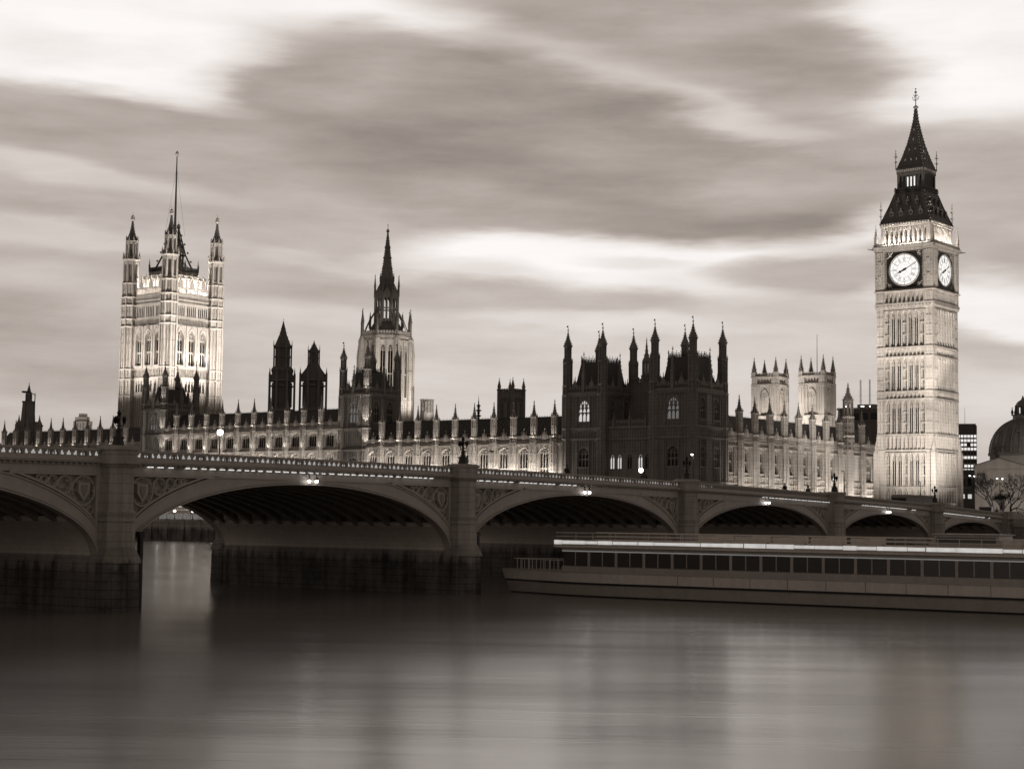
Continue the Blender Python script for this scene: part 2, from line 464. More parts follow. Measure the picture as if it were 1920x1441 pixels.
def oct_shaft(mb, a, d, z0, z1, r, m, slots=True, n=8, rings=2, inner=None):
    """panelled octagonal turret stage: core, corner shafts, collars"""
    core = r * (0.80 if slots else 0.96)
    mb.prism(a, d, z0, z1, core, core, inner or m, n)
    if slots:
        for k in range(n):
            an = math.pi / n + 2 * math.pi * k / n
            mb.prism(a + r * .92 * math.cos(an), d + r * .92 * math.sin(an), z0, z1, r * .15, r * .15, m, 4, cap=False)
    mb.prism(a, d, z0 - 0.001, z0 + 0.07 * r + 0.12, r * 1.10, r * 1.04, m, n)
    mb.prism(a, d, z1 - 0.3 * r - 0.02, z1, r * 1.0, r * 1.16, m, n)
    if rings:
        for k in range(1, rings + 1):
            z = z0 + (z1 - z0) * k / (rings + 1)
            mb.prism(a, d, z - 0.10, z + 0.10, r * 1.03, r * 1.03, m, n)


def lantern_stage(mb, a, d, z0, z1, r, m, n=8):
    """open arcaded stage: corner shafts, thin core, arched heads"""
    for k in range(n):
        an = math.pi / n + 2 * math.pi * k / n
        mb.prism(a + r * .93 * math.cos(an), d + r * .93 * math.sin(an), z0, z1, r * .17, r * .15, m, 4, cap=False)
    mb.prism(a, d, z1 - (z1 - z0) * 0.18, z1, r * .98, r * 1.05, m, n)
    mb.prism(a, d, z0, z0 + (z1 - z0) * 0.14, r * 1.02, r * .95, m, n)
    mb.prism(a, d, z0, z1, r * .38, r * .38, m, 6)


def battlement(mb, a0, a1, d0, d1, z0, h, m, step=1.1, pierced=True):
    """parapet: rails, slim uprights and merlons"""
    mb.box(a0, a1, d0, d1, z0, z0 + h * 0.18, m)
    mb.box(a0, a1, d0, d1, z0 + h * 0.58, z0 + h * 0.72, m)
    if not pierced:
        mb.box(a0, a1, d0 + 0.03, d1 - 0.03, z0 + h * .18, z0 + h * .58, m)
    n = max(1, int(round((a1 - a0) / step)))
    st = (a1 - a0) / n
    for k in range(n):
        c = a0 + (k + .5) * st
        mb.box(c - st * .12, c + st * .12, d0 + .02, d1 - .02, z0 + h * .18, z0 + h * .58, m)
        mb.box(a0 + k * st + .001, a0 + k * st + st * .1, d0 + .02, d1 - .02, z0 + h * .18, z0 + h * .58, m)
        mb.box(c - st * .28, c + st * .28, d0 + .01, d1 - .01, z0 + h * .72, z0 + h, m)


def panel_ribs(mb, a0, a1, z0, z1, n, d0, d1, w, m, heads=True):
    """blind tracery: vertical ribs with little pointed heads"""
    st = (a1 - a0) / n
    for k in range(n + 1):
        a = a0 + k * st
        mb.box(a - w / 2, a + w / 2, d0, d1, z0, z1, m)
    if heads:
        for k in range(n):
            arch_fill(mb, a0 + k * st + w / 2, a0 + (k + 1) * st - w / 2, z1 - st * .9, z1, d0, d1 - 0.02, m, 3)


FACES = ((R_(90), 'east'), (R_(180), 'north'), (R_(270), 'west'), (0.0, 'south'))


def place(o, parent, rz, a, d, c):
    """put a wall-frame part on the face of a thing turned by rz"""
    ca, sa = math.cos(rz), math.sin(rz)
    o.location = (ca * a + sa * d, sa * a - ca * d, c); o.rotation_euler = (0, 0, rz); o.parent = parent
    return o
# ================================================================== SETTING
WATER_Z = -6.35


def water_material():
    m, N = new_mat('water')
    geo = N.n('ShaderNodeNewGeometry')
    pos = geo.outputs['Position']
    rot = N.n('ShaderNodeVectorRotate', {'Vector': pos, 'Angle': -YAW}, rotation_type='Z_AXIS')
    def noise(sx, sy, det, rg=0.55):
        mp = N.n('ShaderNodeMapping', {'Vector': rot.outputs[0], 'Scale': (sx, sy, 1)})
        return N.n('ShaderNodeTexNoise', {'Vector': mp.outputs[0], 'Scale': 1.0, 'Detail': det, 'Roughness': rg}).outputs['Fac']
    big = noise(0.045, 0.016, 3.0)
    mid = noise(0.30, 0.055, 4.0)
    fin = noise(2.6, 0.45, 3.0)
    swell = noise(0.055, 0.010, 2.0)
    hgt = N.math('ADD', N.math('ADD', N.math('MULTIPLY', mid, 0.085), N.math('MULTIPLY', fin, 0.014)), N.math('MULTIPLY', swell, 0.75))
    bp = N.n('ShaderNodeBump', {'Height': hgt, 'Strength': 0.5, 'Distance': 0.5})
    rg = N.n('ShaderNodeMapRange', {'Value': N.math('ADD', N.math('MULTIPLY', big, 0.65), N.math('MULTIPLY', mid, 0.35)), 'From Min': 0.32, 'From Max': 0.68, 'To Min': 0.175, 'To Max': 0.235})
    b = N.n('ShaderNodeBsdfPrincipled', {'Base Color': (0.19, 0.172, 0.152, 1), 'Roughness': rg.outputs[0], 'IOR': 1.33, 'Specular IOR Level': 0.245, 'Normal': bp.outputs[0]})
    N.n('ShaderNodeOutputMaterial', {'Surface': b.outputs[0]})


water_material()
mb = MB().fr(raw=True)
mb.face([mb.P(*p) for p in ((-3000, -3500, 0), (1500, -3500, 0), (1500, 3500, 0), (-3000, 3500, 0))], 'water')
o = mb.build('river', loc=(0, 0, WATER_Z)); o['kind'] = 'structure'
mb = MB().fr(raw=True)
mb.face([mb.P(*p) for p in ((-4000, -3500, 0), (55.5, -3500, 0), (55.5, 24, 0), (88, 24, 0), (88, 3500, 0), (-4000, 3500, 0))], 'ground')
o = mb.build('ground', loc=(0, 0, -0.6)); o['kind'] = 'structure'

# terrace on the river and its wall
tw = thing('river_wall', 'dark granite river wall below the terrace seen through the bridge arch', 'wall', (68, -140, WATER_Z - 1))
mb = MB()
mb.fr(R_(90), (0, 0, 0))
mb.box(-140, 164, -12.6, 0, 0, 5.7, 'granite_base')
mb.box(-140, 164, -0.6, 0.18, 4.5, 4.75, 'granite')
mb.box(-140, 164, -0.55, 0.10, 5.7, 6.25, 'granite')
for k in range(50):
    mb.box(-138 + k * 6.1, -137.1 + k * 6.1, 0, 0.30, 1.0, 6.3, 'granite_base')
mb.build('wall', tw)
ew = thing('embankment_wall', 'dark stone embankment wall at the far end of the bridge, beside the abutment', 'wall', (89.5, 60, WATER_Z - 1))
mb = MB().fr(R_(90), (0, 0, 0))
mb.box(-3.5, 300, -3, 0, 0, 7.0, 'granite_base')
mb.box(-3.5, 300, -0.7, 0.25, 7.0, 7.5, 'granite')
mb.box(-3.5, 300, -0.55, 0.0, 7.5, 8.3, 'granite')
mb.build('wall', ew)


# ================================================================== CLOCK TOWER
def build_clock_tower():
    t = thing('clock_tower', 'tall floodlit gothic clock tower with glowing round dials and a dark spire', 'clock tower', (0, 0, 0))
    S = MB()   # shaft
    h = 6.05
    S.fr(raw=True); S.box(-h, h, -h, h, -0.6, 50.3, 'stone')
    slit_specs = []
    for rz, nm in FACES:
        S.fr(rz)
        B = h
        ew = nm in ('east', 'west')
        def bx(e, d0, d1, z0, z1):
            q = B + e if ew else B - .1
            S.box(-q, q, d0, d1, z0, z1, 'stone')
        # corner piers
        for sx in (-1, 1):
            a0, a1 = sorted((sx * 4.75, sx * (B + 0.42 if ew else B - .05)))
            S.box(a0, a1, B - .05, B + 0.42, -0.6, 47.3, 'stone')
            panel_ribs(S, a0 + .1, a1 - .1, 16.2, 46, 2, B + 0.42, B + 0.56, 0.17, 'stone', heads=False)
            for z in (21.5, 24, 30.5, 33, 40, 42.3, 44.3):
                S.box(a0 + .2, a1 - .2, B + 0.42, B + 0.55, z, z + .35, 'stone')
        for (z0, z1) in ((0.6, 4.2), (4.6, 7.6), (7.9, 15.2), (19.2, 26.5), (28.5, 35.7), (38.1, 46.0)):
            panel_ribs(S, -4.7, 4.7, z0, z1, 7, B, B + 0.62, 0.24, 'stone')
            panel_ribs(S, -4.7, 4.7, z0, z1 - 1.2, 14, B, B + 0.24, 0.12, 'stone', heads=False)
            for k in range(7):
                a = -4.7 + (k + .5) * 9.4 / 7
                S.prism(a, B + .12, z1 - 1.6, z1 - 0.3, 0.26, 0.0, 'stone', 4)
                if k in (1, 2, 4, 5) and z1 - z0 > 6:
                    slit_specs.append((rz, a, B + 0.10, z0 + .25, z1 - z0 - 2.1))
                elif z1 - z0 > 6:
                    slit_specs.append((rz, a, B + 0.10, z0 + .35, z1 - z0 - 2.4))  # added narrow dark strips, standing in for shade lines between the ribs
                    slit_specs[-1] += ('narrow',)
                    for q in (0.3, 0.62):
                        S.box(a - .5, a + .5, B, B + .3, z0 + (z1 - z0) * q, z0 + (z1 - z0) * q + .32, 'stone')
        for (z0, z1) in ((15.7, 19.0), (26.7, 28.3), (35.9, 37.9)):     # ornamented bands
            bx(.5, B - .1, B + .62, z0 - .28, z0 + .12)
            bx(.5, B - .1, B + .62, z1 - .12, z1 + .22)
            bx(.5, B - .1, B + .70, z1 + .0, z1 + .12)
            panel_ribs(S, -B - .35, B + .35, z0 + .2, z1 - .2, 14, B, B + 0.50, 0.20, 'stone')
        bx(.5, B - .1, B + .66, 7.55, 7.85)
        bx(.5, B - .1, B + .66, 4.2, 4.5)
        # corbelled cornice and arch band under the clock
        for q, (z0, z1, e) in enumerate(((46.0, 46.5, .45), (46.5, 47.0, .62), (47.0, 47.6, .80))):
            bx(e, B - .1, B + e, z0, z1)
        for k in range(16):
            a = -B - .4 + (k + .5) * (2 * B + .8) / 16
            S.box(a - .13, a + .13, B + .3, B + .95, 46.6, 46.95, 'stone')
        wall_row(S, -4.6, 4.6, 47.6, 50.0, [(-4.6 + (k + .5) * 9.2 / 9, .66, 47.95, 49.0, 49.6) for k in range(9)], B, B + .55, 'stone')
        panel_ribs(S, -4.6, 4.6, 47.6, 50.0, 9, B + .55, B + .75, .18, 'stone', heads=False)
        for sx in (-1, 1):
            a0, a1 = sorted((sx * 4.6, sx * (B + .6 if ew else B - .05)))
            S.box(a0, a1, B - .05, B + .62, 47.6, 50.0, 'stone')
            panel_ribs(S, a0 + .1, a1 - .1, 47.8, 49.8, 3, B + .62, B + .74, .14, 'stone')
        bx(.82, B - .1, B + .82, 50.0, 50.4)
        bx(1.0, B - .1, B + 1.0, 50.2, 50.34)
    # small gabled buttress heads at the foot of the corners
    S.fr(raw=True)
    for sx in (-1, 1):
        for sy in (-1, 1):
            S.box(sx * 6.6 - .55, sx * 6.6 + .55, sy * 6.6 - .55, sy * 6.6 + .55, -0.6, 15.3, 'stone')
            spire(S, sx * 6.6, sy * 6.6, 15.3, 18.4, .6, 'stone', 4, crockets=3, ck=.15)
    S.build('shaft', t)
    sl = {}
    for (rz, a, d, c, hh, *nar) in slit_specs:
        w_ = .15 if nar else .35
        key = (round(hh, 1), w_)
        if key not in sl:
            mb = MB(); mb.box(-w_, w_, -.06, .02, 0, hh, 'glass_dark')
            if not nar: mb.box(-.025, .025, 0.02, .05, 0, hh, 'stone')
            sl[key] = mb.build('window', t); place(sl[key], t, rz, a, d, c)
        else:
            o = sl[key].copy(); COL.objects.link(o); place(o, t, rz, a, d, c)
    # clock stage
    C = MB()
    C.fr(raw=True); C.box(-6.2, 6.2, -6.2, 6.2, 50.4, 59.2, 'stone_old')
    for rz, nm in FACES:
        C.fr(rz); ew = nm in ('east', 'west')
        for sx in (-1, 1):
            a0, a1 = sorted((sx * 4.55, sx * (6.75 if ew else 6.1)))
            C.box(a0, a1, 6.1, 6.75, 50.4, 59.2, 'stone')
            panel_ribs(C, a0 + .2, a1 - .2, 50.9, 58.8, 4, 6.75, 6.93, .13, 'stone', heads=True)
            for z in (53.0, 56.2):
                C.box(a0 + .2, a1 - .2, 6.75, 6.9, z - .12, z + .12, 'stone')
                C.prism((a0 + a1) / 2, 6.85, z - .65, z + .65, .5, .5, 'stone', 4, rot=0, sq=.3)
        for (z0, z1, e) in ((59.1, 59.5, .75), (59.5, 59.9, 1.0), (59.9, 60.15, 1.2)):
            q_ = 6.05 + e if ew else 6.0; C.box(-q_, q_, 6.0, 6.05 + e, z0, z1, 'stone')
        for k in range(22):
            a = -6.6 + (k + .5) * 13.2 / 22
            C.box(a - .16, a + .16, 6.6, 7.05, 59.15, 59.48, 'stone')
        battlement(C, -6.8 - .2 * ew, 6.8 + .2 * ew, 6.8, 7.0, 60.15, .75, 'stone', step=.75)
        # gargoyles at the cornice corners
        for sx in (-1, 1):
            C.tube([(sx * 6.9, 6.9, 59.6), (sx * 7.9, 7.9, 59.75)], .17, 'stone_old', 5, .08)
    C.build('clock_stage', t)
    # dials
    def clock_face(rz):
        zc = 54.85
        fm = MB()
        fm.box(-4.55, 4.55, 0.0, .12, -4.3, 4.25, 'black_paint')
        for (a0, a1, c0, c1) in ((-4.55, 4.55, 4.0, 4.25), (-4.55, 4.55, -4.3, -4.05), (-4.55, -4.3, -4.05, 4.0), (4.3, 4.55, -4.05, 4.0)):
            fm.box(a0, a1, .12, .45, c0, c1, 'stone_old')
        for k in range(22):
            c = -3.95 + k * .37
            for sx in (-1, 1): fm.knob(sx * 4.2, .2, c, .13, 'gilt')
        for sx in (-1, 1):
            for sc_ in (-1, 1):
                fm.tube([(sx * 3.45 + .42 * math.cos(q), .16, sc_ * 3.4 + .42 * math.sin(q)) for q in [i * math.pi / 6 for i in range(13)]], .06, 'gilt', 4)
                fm.knob(sx * 3.45, .18, sc_ * 3.4, .2, 'gilt')
                fm.tube([(sx * 4.05, .16, sc_ * 2.6), (sx * 2.75, .16, sc_ * 3.95)], .05, 'gilt', 4)
        cf = fm.build('clock_face'); place(cf, t, rz, 0, 6.2, zc)
        dm = MB()
        n = 48
        ring = [(3.42 * math.cos(2 * math.pi * k / n), 3.42 * math.sin(2 * math.pi * k / n)) for k in range(n)]
        dm.extr(ring, .14, .20, 'dial')
        dm.tube([(3.5 * math.cos(2 * math.pi * k / n), .26, 3.5 * math.sin(2 * math.pi * k / n)) for k in range(n + 1)], .13, 'gilt', 6)
        dm.tube([(3.34 * math.cos(2 * math.pi * k / n), .22, 3.34 * math.sin(2 * math.pi * k / n)) for k in range(n + 1)], .045, 'black_paint', 4)
        for r, w in ((2.62, .028), (1.72, .028)):
            dm.tube([(r * math.cos(2 * math.pi * k / n), .22, r * math.sin(2 * math.pi * k / n)) for k in range(n + 1)], w, 'black_paint', 4)
        def pt(an, r, s): return (r * math.sin(an) + s * math.cos(an), .22, r * math.cos(an) - s * math.sin(an))
        for k in range(60):
            an = k * math.pi / 30
            if k % 5:
                for r in (2.86, 3.12): dm.tube([pt(an, r - .035, 0), pt(an, r + .035, 0)], .022, 'black_paint', 4)
            else:
                dm.tube([pt(an, 2.62, 0), pt(an, 3.32, 0)], .045, 'black_paint', 4)
        NUM = ('XII', 'I', 'II', 'III', 'IIII', 'V', 'VI', 'VII', 'VIII', 'IX', 'X', 'XI')
        WD = {'I': .15, 'V': .34, 'X': .34}
        for k, s in enumerate(NUM):
            an = k * math.pi / 6
            tot = sum(WD[c] for c in s); x = -tot / 2
            for c in s:
                w = WD[c]
                if c == 'I': seg = [((x + w / 2, 1.82), (x + w / 2, 2.52))]
                elif c == 'V': seg = [((x + .04, 2.52), (x + w / 2, 1.82)), ((x + w - .04, 2.52), (x + w / 2, 1.82))]
                else: seg = [((x + .04, 2.52), (x + w - .04, 1.82)), ((x + w - .04, 2.52), (x + .04, 1.82))]
                for (s0, r0), (s1, r1) in seg: dm.tube([pt(an, r0, s0), pt(an, r1, s1)], .034, 'black_paint', 4)
                x += w
        for k in range(24):
            an = (k + .5) * math.pi / 12
            dm.tube([pt(an, .3, 0), pt(an, 1.7, 0)], .008, 'stone_old', 3)
        dl = dm.build('dial', cf)
        def hand(name, an, L, w, tail):
            hm = MB()
            ca_, sa_ = math.cos(an), math.sin(an)
            def q(r, s): return (r * sa_ + s * ca_, r * ca_ - s * sa_)
            hm.extr([q(-tail, -w * 1.2), q(0, -w), q(L * .9, -w * .45), q(L, 0), q(L * .9, w * .45), q(0, w), q(-tail, w * 1.2)][::-1], .28, .34, 'black_paint')
            hm.prism(0, .34, -.22, .22, .24, .24, 'black_paint', 8, sq=.2)
            if name == 'hour_hand':
                hm.extr([q(L * .55, -w * 1.7), q(L * .95, 0), q(L * .55, w * 1.7), q(L * .4, 0)][::-1], .285, .345, 'black_paint')
            hm.build(name, cf)
        hand('hour_hand', R_(245), 1.75, .20, .5)
        hand('minute_hand', R_(64), 3.25, .085, .8)
    for rz, nm in FACES: clock_face(rz)
    # belfry
    Bm = MB()
    Bm.fr(raw=True); Bm.box(-4.2, 4.2, -4.2, 4.2, 60.1, 65.3, 'stone_dark')  # core toned dark to paint in the shade behind the arcade openings
    for rz, nm in FACES:
        Bm.fr(rz); ew = nm in ('east', 'west')
        n = 9; w = 10.0 / n
        wall_row(Bm, -5.0, 5.0, 60.2, 64.6, [(-5.0 + (k + .5) * w, w * .62, 60.9, 62.9, 63.9) for k in range(n)], 5.05, 5.55, 'stone')
        for k in range(n + 1):
            a = -5.0 + k * w
            Bm.box(a - .10, a + .10, 5.55, 5.72, 60.2, 64.4, 'stone')
            pinnacle(Bm, a, 5.75, 60.2, 2.0, .2, 'stone') if k % 3 == 0 else None
        for k in range(n):
            a = -5.0 + (k + .5) * w
            L, Rr = arch_pts(a - w * .42, a + w * .42, 63.0, 64.35, 5)
            Bm.tube([(x, 5.6, z) for x, z in L] + [(x, 5.6, z) for x, z in Rr[::-1]], .07, 'stone', 4)
        for sx in (-1, 1):
            a0, a1 = sorted((sx * 5.0, sx * 5.75))
            if ew: Bm.box(a0, a1, 5.0, 5.75, 60.2, 64.7, 'stone')
        q_ = 5.9 if ew else 4.8; Bm.box(-q_, q_, 4.8, 5.9, 64.6, 65.0, 'stone')
        for k in range(18):
            a = -5.75 + (k + .5) * 11.5 / 18
            Bm.box(a - .2, a + .2, 5.7, 6.05, 65.0, 65.35, 'stone')
    Bm.build('belfry', t)
    # lower roof
    Rm = MB().fr(raw=True)
    prof = [(8.45, 65.2), (8.2, 65.5), (7.35, 67.2), (6.1, 69.6), (5.05, 72.0), (4.9, 72.3)]
    Rm.lathe(0, 0, prof, 'iron_roof', 4)
    for sx in (-1, 1):
        for sy in (-1, 1):
            Rm.tube([(sx * r * .7071, sy * r * .7071, z + .05) for r, z in prof], .14, 'iron', 5)
            for k in range(9):
                f = k / 8; r = 8.3 + (5.0 - 8.3) * f; Rm.knob(sx * r * .7071, sy * r * .7071, 65.5 + 6.6 * f + .2 - .35 * math.sin(math.pi * f), .17, 'gilt')
    roof = Rm.build('lower_roof', t)
    dmm = MB()
    dmm.box(-.42, .42, -.9, .18, 0, .75, 'iron_roof')
    dmm.extr([(-.55, .72), (.55, .72), (0, 1.45)], -.9, .26, 'iron_roof')
    dmm.box(-.22, .22, .18, .2, .1, .62, 'black_paint')
    dmm.knob(0, .2, 1.55, .13, 'gilt')
    d0 = None
    for rz, nm in FACES:
        for zz, dd, spots in ((67.0, 5.28, (-3.4, -1.15, 1.15, 3.4)), (69.5, 4.35, (-2.2, 0, 2.2))):
            for a in spots:
                if d0 is None: d0 = dmm.build('dormer'); o = d0
                else: o = d0.copy(); COL.objects.link(o)
                place(o, roof, rz, a, dd, zz)
    # lantern stage
    Lm = MB()
    Lm.fr(raw=True); Lm.box(-3.45, 3.45, -3.45, 3.45, 72.2, 72.9, 'iron'); Lm.box(-1.1, 1.1, -1.1, 1.1, 72.9, 77.4, 'iron_roof')
    Lm.box(-3.2, 3.2, -3.2, 3.2, 76.6, 77.9, 'iron_roof')
    for rz, nm in FACES:
        Lm.fr(rz); ew = nm in ('east', 'west'); q_ = 3.6 if ew else 3.45
        battlement(Lm, -q_, q_, 3.45, 3.6, 72.6, 1.0, 'iron', step=.55)
        for k in range(8):
            a = -2.75 + k * 5.5 / 7
            Lm.box(a - .11, a + .11, 2.6, 2.95, 72.9, 77.0, 'iron_roof')
        for k in range(7):
            a0 = -2.75 + k * 5.5 / 7
            arch_fill(Lm, a0 + .11, a0 + 5.5 / 7 - .11, 75.6, 76.5, 2.65, 2.9, 'iron_roof', 3)
        Lm.box(-3.0 if ew else -2.59, 3.0 if ew else 2.59, 2.6, 3.05, 76.5, 76.59, 'iron_roof')
        for k in range(12):
            a = -3.1 + (k + .5) * 6.2 / 12
            Lm.prism(a, 3.25, 77.1, 77.6, .2, .2, 'gilt', 6, sq=.5)
        for sx in (-1, 1):
            if ew: Lm.box(*sorted((sx * 2.6, sx * 3.1)), 2.6, 3.1, 72.9, 77.2, 'iron_roof')
    Lm.build('lantern', t)
    lw = MB(); lw.box(-.30, .30, 0, .06, 0, 2.1, 'dial'); l0 = None
    for k in (2, 3, 4):
        o = lw.build('lantern_light') if l0 is None else l0.copy()
        if l0 is None: l0 = o
        else: COL.objects.link(o)
        place(o, t, R_(90), -2.75 + (k + .5) * 5.5 / 7, 2.3, 73.9)
    # spire
    Sp = MB().fr(raw=True)
    prof = [(4.55, 77.75), (4.4, 78.0), (3.35, 80.2), (2.0, 83.6), (1.25, 86.2), (.62, 88.8), (.22, 91.8)]
    Sp.lathe(0, 0, prof, 'iron_roof', 4)
    for sx in (-1, 1):
        for sy in (-1, 1):
            Sp.tube([(sx * r * .7071, sy * r * .7071, z) for r, z in prof], .08, 'iron', 4)
            for (ra, za), (rb, zb) in zip(prof[1:], prof[2:]):
                for k in range(4):
                    f = k / 4; r = ra + (rb - ra) * f + .1
                    Sp.knob(sx * r * .7071, sy * r * .7071, za + (zb - za) * f, .15, 'gilt')
    for rz, nm in FACES:
        Sp.fr(rz)
        for z, r, sp_ in ((79.6, 2.6, (-1.3, 0, 1.3)), (82.0, 1.85, (-.7, .7)), (84.4, 1.28, (0,)), (86.6, .86, (0,))):
            for a in sp_: Sp.extr([(a - .16, z), (a + .16, z), (a, z + .6)], r - .2, r + .12, 'gilt')
    Sp.build('spire', t)
    Fm = MB().fr(raw=True)
    Fm.prism(0, 0, 91.6, 96.0, .13, .06, 'gilt', 6)
    Fm.lathe(0, 0, [(.25, 91.5), (.62, 91.9), (.5, 92.1), (.2, 92.3)], 'gilt', 8)
    for k in range(4):
        an = k * math.pi / 2
        Fm.tube([(.1 * math.cos(an), .1 * math.sin(an), 93.4), (.55 * math.cos(an), .55 * math.sin(an), 93.6), (.75 * math.cos(an), .75 * math.sin(an), 94.1)], .06, 'gilt', 4)
        Fm.knob(.75 * math.cos(an), .75 * math.sin(an), 94.15, .14, 'gilt')
        Fm.tube([(0, 0, 94.3), (.45 * math.cos(an + .78), .45 * math.sin(an + .78), 94.6)], .05, 'gilt', 4)
        Fm.knob(.45 * math.cos(an + .78), .45 * math.sin(an + .78), 94.65, .12, 'gilt')
    Fm.ball(0, 0, 95.3, .28, 'gilt', 8); Fm.knob(0, 0, 96.1, .2, 'gilt')
    Fm.build('finial', t)
    # corner pinnacles: stone at the belfry foot, iron standards at the roof and lantern
    def standard(h_):
        q = MB().fr(raw=True)
        q.prism(0, 0, 0, h_, .10, .05, 'iron', 5)
        for z in (.35, .62):
            for k in range(4):
                an = k * math.pi / 2 + .785
                q.tube([(0, 0, h_ * z), (.32 * math.cos(an), .32 * math.sin(an), h_ * z + .25)], .05, 'iron', 4)
                q.knob(.32 * math.cos(an), .32 * math.sin(an), h_ * z + .3, .12, 'gilt')
        q.knob(0, 0, h_ * .8, .25, 'gilt', 6); q.knob(0, 0, h_, .15, 'gilt')
        return q
    pm = MB().fr(raw=True)
    pm.box(-.32, .32, -.32, .32, 0, 2.0, 'stone'); spire(pm, 0, 0, 2.0, 4.6, .42, 'stone', 4, crockets=4, ck=.14)
    for nm, q, r, z in (('pinnacle', pm, 6.55, 60.15), ('standard', standard(5.2), 5.75, 65.1), ('standard', standard(4.4), 3.3, 77.6)):
        first = None
        for sx in (-1, 1):
            for sy in (-1, 1):
                if first is None: o = q.build(nm, t); first = o
                else: o = first.copy(); COL.objects.link(o); o.parent = t
                o.location = (sx * r, sy * r, z)
    fb = MB()
    return t


build_clock_tower()


# ================================================================== GREAT SQUARE TOWER (far left)
def build_square_tower():
    X, Y = -18.7, -271.17
    t = thing('square_tower', 'massive floodlit square tower with four corner turrets and a tall flagpole', 'tower', (X, Y, 0))
    m = 'stone'
    S = MB(); w = 9.0
    S.fr(raw=True); S.box(-w + .3, w - .3, -w + .3, w - .3, 0, 71, m)
    win = []
    for rz, nm in FACES:
        S.fr(rz)
        A = 7.6
        bays = [-4.75, 0, 4.75]
        bw = 4.75
        # lower great arch and panels
        wall_row(S, -A, A, 0, 38.6, [(0, 6.5, 0, 24, 31.5)], w - .3, w, m)
        panel_ribs(S, -A, A, 32.0, 38.4, 14, w, w + .3, .18, m)
        for z in (26.5, 38.5, 44.0, 47.2, 61.2, 63.6, 68.2, 69.4, 70.8):
            S.box(-A - .2, A + .2, w - .1, w + .55, z, z + .38, m)
        for sx in (-1, 1):
            panel_ribs(S, *sorted((sx * 3.6, sx * A)), 0, 26, 4, w, w + .28, .2, m)
            panel_ribs(S, *sorted((sx * 3.6, sx * A)), 27, 31.8, 4, w, w + .28, .2, m)
        # small window row
        ops = []
        for b in bays:
            for k in range(3): ops.append((b + (k - 1) * 1.25, .8, 39.6, 42.6, 43.3))
        wall_row(S, -A, A, 38.8, 44.0, ops, w - .3, w + .25, m)
        for (ac, ww, zb, zs, zt) in ops: win.append(('s', rz, ac, w + .25, zb))
        panel_ribs(S, -A, A, 44.4, 47.1, 22, w, w + .32, .16, m)
        # three great windows
        ops = [(b, 2.9, 48.2, 56.6, 59.6) for b in bays]
        wall_row(S, -A, A, 47.5, 61.2, ops, w - .3, w + .95, m)
        for b in bays:
            win.append(('b', rz, b, w + .5, 48.2))
            L, Rr = arch_pts(b - 1.75, b + 1.75, 56.6, 60.5, 6)
            S.tube([(x, w + 1.0, z) for x, z in L] + [(x, w + 1.0, z) for x, z in Rr[::-1]], .16, m, 4)
            for k in range(4):
                for sx in (-1, 1): S.knob(b + sx * (.35 + .42 * k), w + 1.1, 60.75 - .62 * k, .22, m)
            S.knob(b, w + 1.1, 61.3, .3, m)
        for b in (-7.1, -2.38, 2.38, 7.1):
            S.box(b - .22, b + .22, w + .9, w + 1.25, 47.5, 61.0, m)
            for z in (50, 52.5, 55, 57.5): S.knob(b, w + 1.25, z, .3, m)
        panel_ribs(S, -A, A, 61.6, 63.5, 24, w, w + .55, .15, m)
        ops = []
        for b in bays:
            for k in range(5): ops.append((b + (k - 2) * .82, .5, 64.2, 67.2, 67.7))
        wall_row(S, -A, A, 63.8, 68.2, ops, w - .3, w + .35, m)
        for (ac, ww, zb, zs, zt) in ops: win.append(('t', rz, ac, w + .35, zb))
        panel_ribs(S, -A, A, 68.5, 69.4, 30, w, w + .45, .13, m)
        panel_ribs(S, -A, A, 69.7, 70.7, 30, w, w + .45, .13, m)
        # openwork parapet with gablets and pinnacles
        S.box(-A, A, w + .15, w + .5, 71.1, 71.5, m)
        for k in range(40):
            a = -A + (k + .5) * 2 * A / 40
            S.box(a - .09, a + .09, w + .2, w + .45, 71.5, 73.4, m)
        S.box(-A, A, w + .15, w + .5, 73.4, 73.8, m)
        for b in bays:
            S.extr([(b - .85, 73.8), (b + .85, 73.8), (b + .85, 75.0), (b, 76.4), (b - .85, 75.0)], w + .12, w + .5, m)
            S.prism(b, w + .3, 76.2, 78.4, .22, .05, m, 4)
        for b in (-7.1, -2.38, 2.38, 7.1):
            S.prism(b, w + .3, 71, 76.6, .26, .22, m, 6); S.knob(b, w + .3, 77.2, .42, m, 6); S.prism(b, w + .3, 77.2, 78.6, .18, .03, m, 4)
    S.build('wall', t)
    # windows
    protos = {}
    mk = {'s': lambda: window_mb(.8, 3.7, 3.0, 1, depth=-.4), 't': lambda: window_mb(.5, 3.5, 3.0, 1, depth=-.5),
          'b': lambda: window_mb(2.9, 11.4, 8.4, 3, transoms=(4.4,), depth=-.75, bar=.2)}
    small_n = 0
    for (k, rz, a, d, c) in win:
        if rz in (FACES[2][0], FACES[3][0]): continue       # the two faces turned away
        if k not in protos: protos[k] = mk[k]().build('window'); o = protos[k]
        else: o = protos[k].copy(); COL.objects.link(o)
        place(o, t, rz, a, d, c)
    # roof house and ironwork
    Rm = MB().fr(raw=True)
    Rm.box(-7.4, 7.4, -7.4, 7.4, 71, 77.2, m); Rm.box(-5.6, 5.6, -5.6, 5.6, 77.2, 79.6, m)
